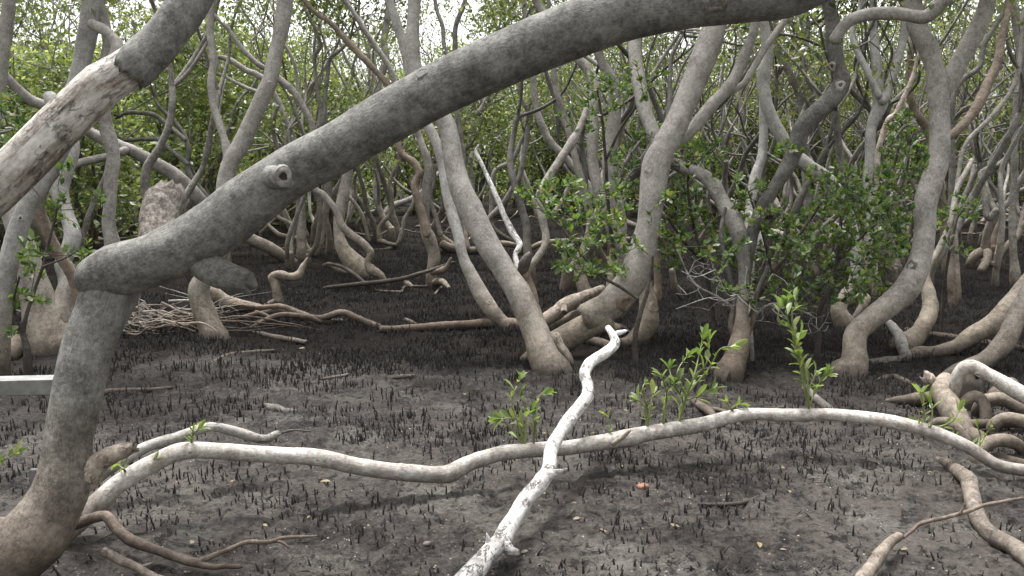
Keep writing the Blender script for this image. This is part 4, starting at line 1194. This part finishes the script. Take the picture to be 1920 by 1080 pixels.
log('mud_stick', 'short pale stick on mud left of the leafy sprout', [
    ('stick', 'dead_tan', '738,708,7 755,707,9 775,704,6', None, None, dict(lie=True, end='tip'))], 'stick')
log('mud_stick', 'pale stick with forked tip below the twig pile on dark mud', [
    ('stick', 'dead_tan', '470,622,8 500,628,10 530,634,11 575,642,9', None, None, dict(lie=True, end='broken'))], 'stick')
log('mud_stick', 'dark stick half sunk in mud right of the brick piece', [
    ('stick', 'twig_dark', '1310,945,6 1350,946,9 1390,943,9 1422,930,5', None, None, dict(lie=True, end='tip'))], 'stick')
ch = log('bark_chunk', 'grey slab of bark on mud above the long limb', [
    ('bark_slab', 'dead_grey', '495,760,10 515,766,18 540,772,16 556,770,6', None, None, dict(lie=True, lump=.25))], 'bark')
log('brown_scrap', 'brown broken branch pieces on mud behind the tall sprouts', [
    ('branch', 'twig_brown', '1300,752,14 1318,765,16 1332,776,16 1345,790,10', None, None, dict(lie=True, end='broken')),
    ('branch', 'dead_tan', '1322,766,10 1350,770,9 1372,780,6', None, None, dict(lie=True, end='tip'))])

rb = random.Random(3)
for k in range(34):
    u, v = (rb.uniform(1560, 1960), rb.uniform(398, 452)) if k < 20 else (rb.uniform(430, 1000), rb.uniform(412, 470)) if k < 29 else (rb.uniform(60, 360), rb.uniform(420, 460))
    p = G(u, v)
    a = rb.uniform(-.7, .7)
    l = rb.uniform(.8, 2.4)
    d = np.array([math.cos(a), math.sin(a), 0])
    n = 7
    pts = [p + d * l * (t - .5) + np.array([0, 0, .05 + rb.uniform(.0, .28) * math.sin(t * math.pi)]) + np.array([rb.gauss(0, .05), rb.gauss(0, .12), 0]) for t in np.linspace(0, 1, n)]
    r = rb.uniform(.022, .045)
    mb = MB()
    tube(mb, pts, np.linspace(r, r * .4, n), n=8, lump=.1, end='tip', start='knob', seed=k)
    tag(mb.build('fallen_branch', ['root_tan', 'dead_tan', 'bark_far'][k % 3], None, p), 'low crooked branch lying on the far mud among the trees', 'branch', 'fallen branches on the far mud')

# the heap of dead twigs
pile = thing('twig_pile', 'tangled heap of bare dead twigs beside the massive trunk', 'twig pile', G(320, 640))
c0 = np.array(G(320, 632))
for k in range(64):
    ca = c0 + np.array([R.uniform(-.62, .36), R.uniform(-.25, .55), R.uniform(.02, .2)])
    a = R.normal() * .5
    d = np.array([math.cos(a), math.sin(a) * .7, R.normal() * .12])
    l = R.uniform(.25, .65)
    n = 6
    pts = [ca + d * l * (t - .5) + np.array([0, 0, .03 * math.sin(t * 5 + k)]) + R.normal(size=3) * .018 for t in np.linspace(0, 1, n)]
    r = R.uniform(.004, .013)
    mb = MB()
    tube(mb, pts, np.linspace(r, r * .35, n), n=7, lump=.08, end='tip', seed=k)
    mb.build('twig', ['twig_brown', 'dead_tan', 'dead_tan', 'dead_grey'][k % 4], pile)
for k in range(5):
    ca = c0 + np.array([R.uniform(-.3, .3), R.uniform(-.3, .3), .08])
    pts = [ca, ca + np.array([.35, R.normal() * .12, .05]), ca + np.array([.75, R.normal() * .25, -.02]), ca + np.array([1.1, R.normal() * .35, -.06])]
    mb = MB()
    tube(mb, pts, [.011, .009, .006, .002], n=7, lump=.1, end='tip', seed=k, wob=.6)
    mb.build('twig', 'twig_brown', pile)
for k in range(8):
    ca = c0 + np.array([R.uniform(-.5, .4), R.uniform(0, .4), .18])
    pts = [ca, ca + np.array([R.normal() * .1, 0, .1]), ca + np.array([R.normal() * .2, 0, R.uniform(.15, .3)])]
    mb = MB()
    tube(mb, pts, [.007, .005, .002], n=6, lump=.05, end='tip', seed=k)
    mb.build('twig', 'dead_grey', pile)

# the knot of roots at the right edge
stump = thing('root_tangle', 'tangle of looping pale roots and hollow stump at right edge', 'stump', G(1850, 800))
for part, mat, s, d0, d1, kw in [
    ('root', 'limb_pale', '1789,740,18 1792,714,23 1805,693,25 1825,687,26 1855,702,27 1890,724,29 1925,744,31 1990,780,33', 5.35, 5.0, dict(key='loop')),
    ('root', 'root_tan', '1772,712,30 1766,735,40 1783,768,44 1800,795,44 1820,830,36', 5.5, 5.0, dict(start='knob')),
    ('root', 'root_tan', '1790,735,30 1770,728,34 1755,730,26', 5.6, 5.6, dict(end='knob')),
    ('branch_stub', 'dead_tan', '1768,742,32 1752,726,26 1738,706,24', 5.5, 5.45, dict(end='broken')),
    ('root', 'root_tan', '1760,745,26 1725,748,26 1690,750,18 1662,752,8', 5.6, 5.75, {}),
    ('hollow_stump', 'hollow_dark', '1815,800,64 1815,765,66 1815,735,60 1818,712,44', 5.6, 5.6, dict(end='broken', lump=.2)),
    ('root', 'root_tan', '1860,795,40 1865,765,46 1868,742,34 1900,720,26', 5.7, 5.8, dict(lump=.15)),
    ('root', 'bark_dark', '1770,806,20 1810,797,18 1855,793,18 1920,792,20 1980,792,20', 5.1, 5.1, {}),
    ('root', 'bark_dark', '1860,812,12 1895,822,14 1940,832,14', 5.0, 4.9, {}),
    ('root', 'root_tan', '1918,852,16 1906,833,24 1880,826,26 1855,832,25 1836,848,25 1829,866,28 1846,886,30 1880,901,30 1916,912,30 1980,930,30', 4.75, 4.45, dict(start='knob', key='loop2')),
    ('root', 'root_tan', '1822,815,30 1835,822,34 1850,840,26', 4.9, 4.8, {}),
    ('root', 'root_tan', '1845,800,20 1835,775,24 1850,752,26 1885,748,28 1925,770,28 1980,800,28', 5.45, 5.2, {}),
    ('root', 'root_tan', '1880,830,22 1860,806,22 1880,786,22 1915,790,24 1960,815,24', 5.05, 4.9, {}),
    ('root', 'root_tan', '1800,760,20 1822,742,22 1840,748,22 1848,775,22 1846,806,20', 5.3, 5.2, {}),
    ('root', 'bark_brown', '1812,850,14 1840,862,20 1870,858,20 1905,866,20 1960,880,20', 4.75, 4.6, {}),
    ('root', 'root_tan', '1740,800,12 1765,790,18 1790,800,20 1815,830,18 1822,862,12', 5.0, 4.8, {}),
]:
    stem(stump, part, mat, s, d0, d1, **kw)
knot(stump, 'loop', 1838, 706, 9, 'limb_pale')
knot(stump, 'loop2', 1835, 880, 12, 'root_tan')

# ================================================================== SPROUTS on the long limb
def sprout(key, parent, u, stems, L, dens=1, leaf='leaf_sprout', near=None):
    C, r, T = STEMS[key]
    uv = np.array([proj(c)[0] for c in C])
    i = int(np.argmin(np.abs(uv - u)))
    b = C[i] + np.array([0, 0, r[i] * .85])
    d = proj(b)[2]
    wd, lf = MB(), MB()
    for st in stems:                      # each stem: list of pixel points
        a = parse(st)
        pts = [b] + [P(x[0], x[1], d + R.normal() * .03) for x in a]
        tube(wd, pts, np.linspace(.006, .0025, len(pts)), n=6, lump=.04, spacing=.02, end='tip')
        pts = np.array(pts)
        CC, _ = catmull(pts, np.ones(len(pts)), .03)
        TT = unit(np.gradient(CC, axis=0))
        n = len(CC)
        for k in range(int(n * .35), n, 2):
            if R.random() < .85 * dens:
                rosette(lf, CC[k], TT[k] + np.array([0, 0, .2]), 2, L * R.uniform(.4, .95), LEAF_NEAR, 1.6, R.uniform(.3, .42))
        rosette(lf, CC[-1], TT[-1], 4, L * .9, LEAF_NEAR, .9, .34)
    o = wd.build('sprout', 'twig_green', parent)
    f = lf.build('leaves', leaf, None, loc=parent['_w'])
    f.location = (0, 0, 0)
    f.parent = o
plain('twig_green', (.1, .13, .04), (.2, .22, .08), 40, .6)
sprout('limb', lm, 985, ['970,790 960,745 975,705', '955,800 940,785', '985,770 975,740', '980,800 965,785 935,786'], .085, .7)
sprout('limb', lm, 1000, ['1005,780 1010,745 1025,735', '1000,800 1000,770'], .075, .8)
sprout('limb', lm, 1140, ['1145,800 1140,782'], .06, .6)
sprout('limb', lm, 1214, ['1214,770 1205,730 1212,715', '1208,765 1195,745', '1220,760 1225,735'], .08)
sprout('limb', lm, 1242, ['1245,765 1250,735 1262,715', '1250,745 1240,700'], .08)
sprout('limb', lm, 1272, ['1285,750 1300,710 1312,660 1318,630', '1290,740 1330,690 1350,655 1375,650', '1285,745 1270,700 1290,665', '1295,720 1325,680 1330,640', '1280,755 1320,740 1335,730', '1280,750 1262,720 1255,690'], .095, 1.2)
sprout('limb', lm, 1372, ['1368,765 1362,750', '1372,765 1385,757'], .07, .5)
sprout('limb', lm, 1517, ['1516,750 1512,700 1495,650 1480,610 1472,570', '1515,735 1530,700', '1505,690 1490,660 1500,630', '1490,630 1460,600 1465,570', '1485,600 1495,575 1490,560', '1522,750 1535,720 1552,700'], .095, 1.1)
sprout('limb', lm, 1735, ['1735,795 1730,760 1726,735', '1745,800 1748,770 1742,750', '1760,800 1785,790 1798,770', '1760,810 1790,825 1820,845', '1745,805 1725,798'], .085, .9)
sprout('limb', lm, 1835, ['1838,815 1832,800', '1845,820 1860,800'], .045, .5)
sprout('limb', lm, 235, ['232,880 220,870', '236,870 240,850 245,842', '245,880 280,868 292,860'], .05, .6)
sprout('limb', lm, 362, ['360,822 362,806', '362,815 375,803'], .06, .8)
# seedling at the left edge
sd = thing('seedling', 'little green seedling with few leaves at the left edge of mud', 'seedling', G(-20, 890))
wd, lf = MB(), MB()
b = np.array(sd['_w'])
p1, p2 = P(0, 864, 4.0), P(30, 850, 4.0)
tube(wd, [b, (b + p1) / 2 + np.array([-.02, 0, .03]), p1, p2], [.005, .004, .003, .002], n=6, lump=0, spacing=.02)
for t, dv in ((p2, (1, 0, .25)), (p2, (.1, 0, 1)), (p1, (-.5, 0, .6)), ((p1 + p2) / 2, (.2, -.4, .5))):
    rosette(lf, np.array(t), np.array(dv, float), 2, .065, LEAF_NEAR, .6, .4)
wd.build('stem', 'twig_green', sd)
lf.build('leaves', 'leaf_sprout', sd)

# ================================================================== SMALL THINGS ON THE MUD
def box(mb, c, s, ax=None):
    c, s = np.asarray(c, float), np.asarray(s, float) / 2
    A = np.eye(3) if ax is None else ax
    V = [c + A.T @ (s * np.array([i, j, k])) for i in (-1, 1) for j in (-1, 1) for k in (-1, 1)]
    mb.add(V, [[0, 1, 3, 2], [4, 6, 7, 5], [0, 4, 5, 1], [2, 3, 7, 6], [0, 2, 6, 4], [1, 5, 7, 3]])
def bevel(o, w):
    m = o.modifiers.new('b', 'BEVEL')
    m.width = w
    m.segments = 2
def lump_stone(name, label, cat, u, v, sz, mat, flat=.6, blocky=0.0):
    p = G(u, v)
    n, m = 14, 9
    V = []
    for i in range(m + 1):
        th = math.pi * i / m
        for j in range(n):
            ph = 2 * math.pi * j / n
            d = np.array([math.sin(th) * math.cos(ph), math.sin(th) * math.sin(ph), math.cos(th)])
            if blocky:
                d = d / (np.sum(np.abs(d) ** 6) ** (1 / 6)) * .85
            V.append(p + d * np.array([sz, sz * .8, sz * flat]) * (1 + .16 * float(vnoise(d * 2.2 + u))) + np.array([0, 0, sz * flat * .5]))
    ix = np.arange(len(V)).reshape(m + 1, n)
    q = np.stack([ix[:-1], np.roll(ix[:-1], -1, 1), np.roll(ix[1:], -1, 1), ix[1:]], -1).reshape(-1, 4)
    mb = MB()
    mb.add(V, q)
    o = mb.build(name, mat, None, p)
    o.rotation_euler = (0, 0, .5)
    return tag(o, label, cat)
lump_stone('brick_piece', 'orange broken brick piece on mud right of the white branch', 'brick', 1205, 917, .033, 'brick', .5, 1)
lump_stone('pebble', 'round pale pebble on mud left of the white branch foot', 'pebble', 801, 1022, .018, 'dead_tan')
lump_stone('pebble', 'reddish stone beside foot of the massive trunk at bottom left', 'pebble', 62, 1068, .05, 'root_tan')
litter = [(690, 995, 'orange leaf lying right of the brown branch fork'), (1275, 990, 'yellow fallen leaf below the brick piece'),
          (1283, 905, 'small tan leaf right of the brick piece'), (1637, 868, 'curled tan leaf below right part of long limb'),
          (560, 655, 'orange leaf on mud below the fallen branch'), (600, 905, 'pinkish leaf under the long limb'),
          (1425, 1030, 'brown leaf near bottom edge right of centre'), (300, 670, 'tan leaf on mud before the twig pile'),
          (1575, 1005, 'dark red leaf left of the broken stick'), (865, 740, 'tan leaf on mud behind the leafy sprout'),
          (1475, 920, 'pale leaf on mud below the tall sprout'), (430, 905, 'brown leaf on mud below the near end of long limb')]
for u, v, lb in litter:
    p = G(u, v) + np.array([0, 0, .006])
    lf = MB()
    a = R.uniform(0, 6.28)
    leaves(lf, p[None], np.array([[math.cos(a), math.sin(a), .1]]), np.array([[.2, -.2, 1.0]]), np.array([.05]), np.array([.022]), LEAF_NEAR)
    tag(lf.build('fallen_leaf', 'leaf_litter', None, p), lb, 'leaf', 'fallen leaves on the mud')

mb = MB()
for k in range(420):                                     # crumbs of shell and broken twig
    y = 3.1 + 5 * R.random() ** 1.3
    x = R.uniform(-.58, .58) * y
    z = float(ground_height(np.array([x]), np.array([y]))[0])
    a = R.uniform(0, 6.28)
    l = R.uniform(.02, .09)
    d = np.array([math.cos(a), math.sin(a), R.normal() * .12])
    tube(mb, [np.array([x, y, z + .002]), np.array([x, y, z + .005]) + d * l * .5 + R.normal(size=3) * .006, np.array([x, y, z + .003]) + d * l], [.0022, .002, .001], n=5, lump=.1, spacing=.015, seed=k)
tag(mb.build('twig_litter', 'twig_dark'), 'scattered dark twig crumbs on the near mud', 'litter', None, 'stuff')
mb = MB()
for k in range(700):
    y = 3.1 + 4.5 * R.random() ** 1.3
    x = R.uniform(-.58, .58) * y
    z = float(ground_height(np.array([x]), np.array([y]))[0])
    q = R.uniform(.0016, .0048)
    V = np.array([[1, 0, 0], [-1, 0, 0], [0, 1, 0], [0, -1, 0], [0, 0, .8], [0, 0, -.6]]) * q * R.uniform(.6, 1.3, (6, 1)) + np.array([x, y, z + q * .4])
    mb.add(V, None, [[0, 2, 4], [2, 1, 4], [1, 3, 4], [3, 0, 4], [2, 0, 5], [1, 2, 5], [3, 1, 5], [0, 3, 5]])
tag(mb.build('shell_grit', 'pale_stone', smooth=False), 'tiny pale shell bits strewn over the near mud', 'shell grit', None, 'stuff')

rl = random.Random(9)
for k in range(38):
    p = G(rl.uniform(40, 1900), rl.uniform(760, 1072)) + np.array([0, 0, .008])
    lf = MB()
    a = rl.uniform(0, 6.28)
    leaves(lf, p[None], np.array([[math.cos(a), math.sin(a), .12]]), np.array([[.3, -.3, 1.0]]), np.array([rl.uniform(.025, .045)]), np.array([rl.uniform(.01, .02)]), LEAF_NEAR)
    tag(lf.build('fallen_leaf', 'leaf_litter', None, p), 'small withered leaf scrap lying on the near mud', 'leaf', 'withered leaf scraps on the near mud')

# white rail behind the massive trunk
rail = thing('wooden_rail', 'white weathered rail ending behind the massive trunk at left edge', 'rail', P(-60, 905, 4.3) * np.array([1, 1, 0]))
mb = MB()
a, b = P(-420, 733, 4.3), P(150, 720, 4.3)
ax0 = unit(b - a)
ax1 = unit(np.cross(np.array([0, 0, 1.0]), ax0))
A = np.stack([ax0, ax1, np.cross(ax0, ax1)])
box(mb, (a + b) / 2, (np.linalg.norm(b - a), .1, .072), A)
o = mb.build('rail', 'painted_board', rail, smooth=False); bevel(o, .004)
for u in (142, -330):
    mb = MB()
    p = P(u, 760, 4.35)
    box(mb, (p[0], p[1] + .02, .18), (.045, .045, .5))
    o = mb.build('post', 'painted_board', rail, smooth=False); bevel(o, .003)
mb = MB()
p = P(92, 918, 4.3)
box(mb, (p[0], p[1], .03), (.16, .03, .1))
o = mb.build('foot_board', 'painted_board', rail, smooth=False); bevel(o, .003)

# ================================================================== AERIAL ROOTS in the mud
def root_shape(h, r, bend, az, n, segs):
    t = np.linspace(0, 1, segs + 1)
    cx = bend * t ** 2 * math.cos(az)
    cy = bend * t ** 2 * math.sin(az)
    rad = r * (1 - .55 * t)
    a = np.arange(n) * 2 * math.pi / n
    V = np.stack([cx[:, None] + rad[:, None] * np.cos(a), cy[:, None] + rad[:, None] * np.sin(a), np.repeat((t * h - .015)[:, None], n, 1)], -1).reshape(-1, 3)
    V = np.vstack([V, [cx[-1], cy[-1], h * 1.04 - .012]])
    ix = np.arange((segs + 1) * n).reshape(segs + 1, n)
    q = np.stack([ix[:-1], np.roll(ix[:-1], -1, 1), np.roll(ix[1:], -1, 1), ix[1:]], -1).reshape(-1, 4)
    tr = [[ix[-1, k], ix[-1, (k + 1) % n], len(V) - 1] for k in range(n)]
    return V, q, np.array(tr)
SH = []
for k in range(14):
    SH.append(root_shape(R.uniform(.014, .06), R.uniform(.0038, .0068), R.normal() * .012, R.uniform(0, 6.28), 7, 4))
NC = 1100000
cy = 3.0 + 20 * R.random(NC) ** 1.25
cx = R.uniform(-1, 1, NC) * (.62 * cy + 2.2)
clump = vnoise(np.stack([cx * 1.6, cy * 1.6, 3 + 0 * cx], 1)) * .6 + vnoise(np.stack([cx * 5, cy * 5, 7 + 0 * cx], 1)) * .6
dens = np.interp(cy, [3, 4.5, 5.5, 6.5, 8, 12, 13, 23], [380, 440, 620, 1100, 1400, 1300, 500, 250]) * np.maximum(.08, .62 + clump * 1.5)
pdf = NC / (20 * 1.25 * ((cy - 3) / 20 + 1e-6) ** .2) / (1.24 * cy + 4.4)          # candidates per m2 at this distance
keep = R.random(NC) < dens / pdf
cand = np.stack([cx[keep], cy[keep]], 1)
gz = ground_height(cand[:, 0], cand[:, 1])
order = np.argsort(cand[:, 1])
inview = [i for i in order if abs(cand[i, 0] / cand[i, 1] * FPX) < 955 and proj((cand[i, 0], cand[i, 1], 0.04))[1] < 1075]
first = set(inview[:300])
RM = []
for i in inview[:300]:
    k = int(R.integers(14))
    loc = (cand[i, 0], cand[i, 1], gz[i])
    while len(RM) <= k:
        mb = MB()
        V, q, tr = SH[len(RM)]
        mb.add(V, q, tr)
        o0 = mb.build('aerial_root', 'pencil_root')
        RM.append(o0.data)
        bpy.data.objects.remove(o0)
    o = bpy.data.objects.new('aerial_root', RM[k])
    COL.objects.link(o)
    o.location = loc
    o.rotation_euler = (R.normal() * .1, R.normal() * .1, R.uniform(0, 6.28))
    s = R.uniform(.7, 1.15)
    o.scale = (s, s, s * R.uniform(.45, 1.2))
    tag(o, 'dark pencil thin root sticking up from the near mud', 'aerial root', 'aerial roots in the near mud')
mb = MB()
SH2 = [root_shape(R.uniform(.025, .085), R.uniform(.0042, .0075), R.normal() * .015, R.uniform(0, 6.28), 5, 2) for k in range(24)]
byk = {}
for i in order:
    if i not in first:
        byk.setdefault(int(R.integers(24)), []).append(i)
for k, ids in byk.items():
    V, q, tr = SH2[k]
    c = np.stack([cand[ids, 0], cand[ids, 1], gz[ids]], -1)
    s = R.uniform(.35, 1.15, len(ids)) * np.clip(.6 + (c[:, 1] - 3) * .1, .5, 1)
    VV = V[None] * np.stack([s ** .5, s ** .5, s], -1)[:, None, :] + c[:, None]
    off = (np.arange(len(ids)) * len(V))[:, None, None]
    mb.add(VV.reshape(-1, 3), (q[None] + off).reshape(-1, 4), (tr[None] + off).reshape(-1, 3))
tag(mb.build('aerial_roots', 'pencil_root'), 'countless dark pencil roots standing in the mud between the trees', 'aerial roots', None, 'stuff')
for o in bpy.data.objects:
    if '_w' in o: del o['_w']
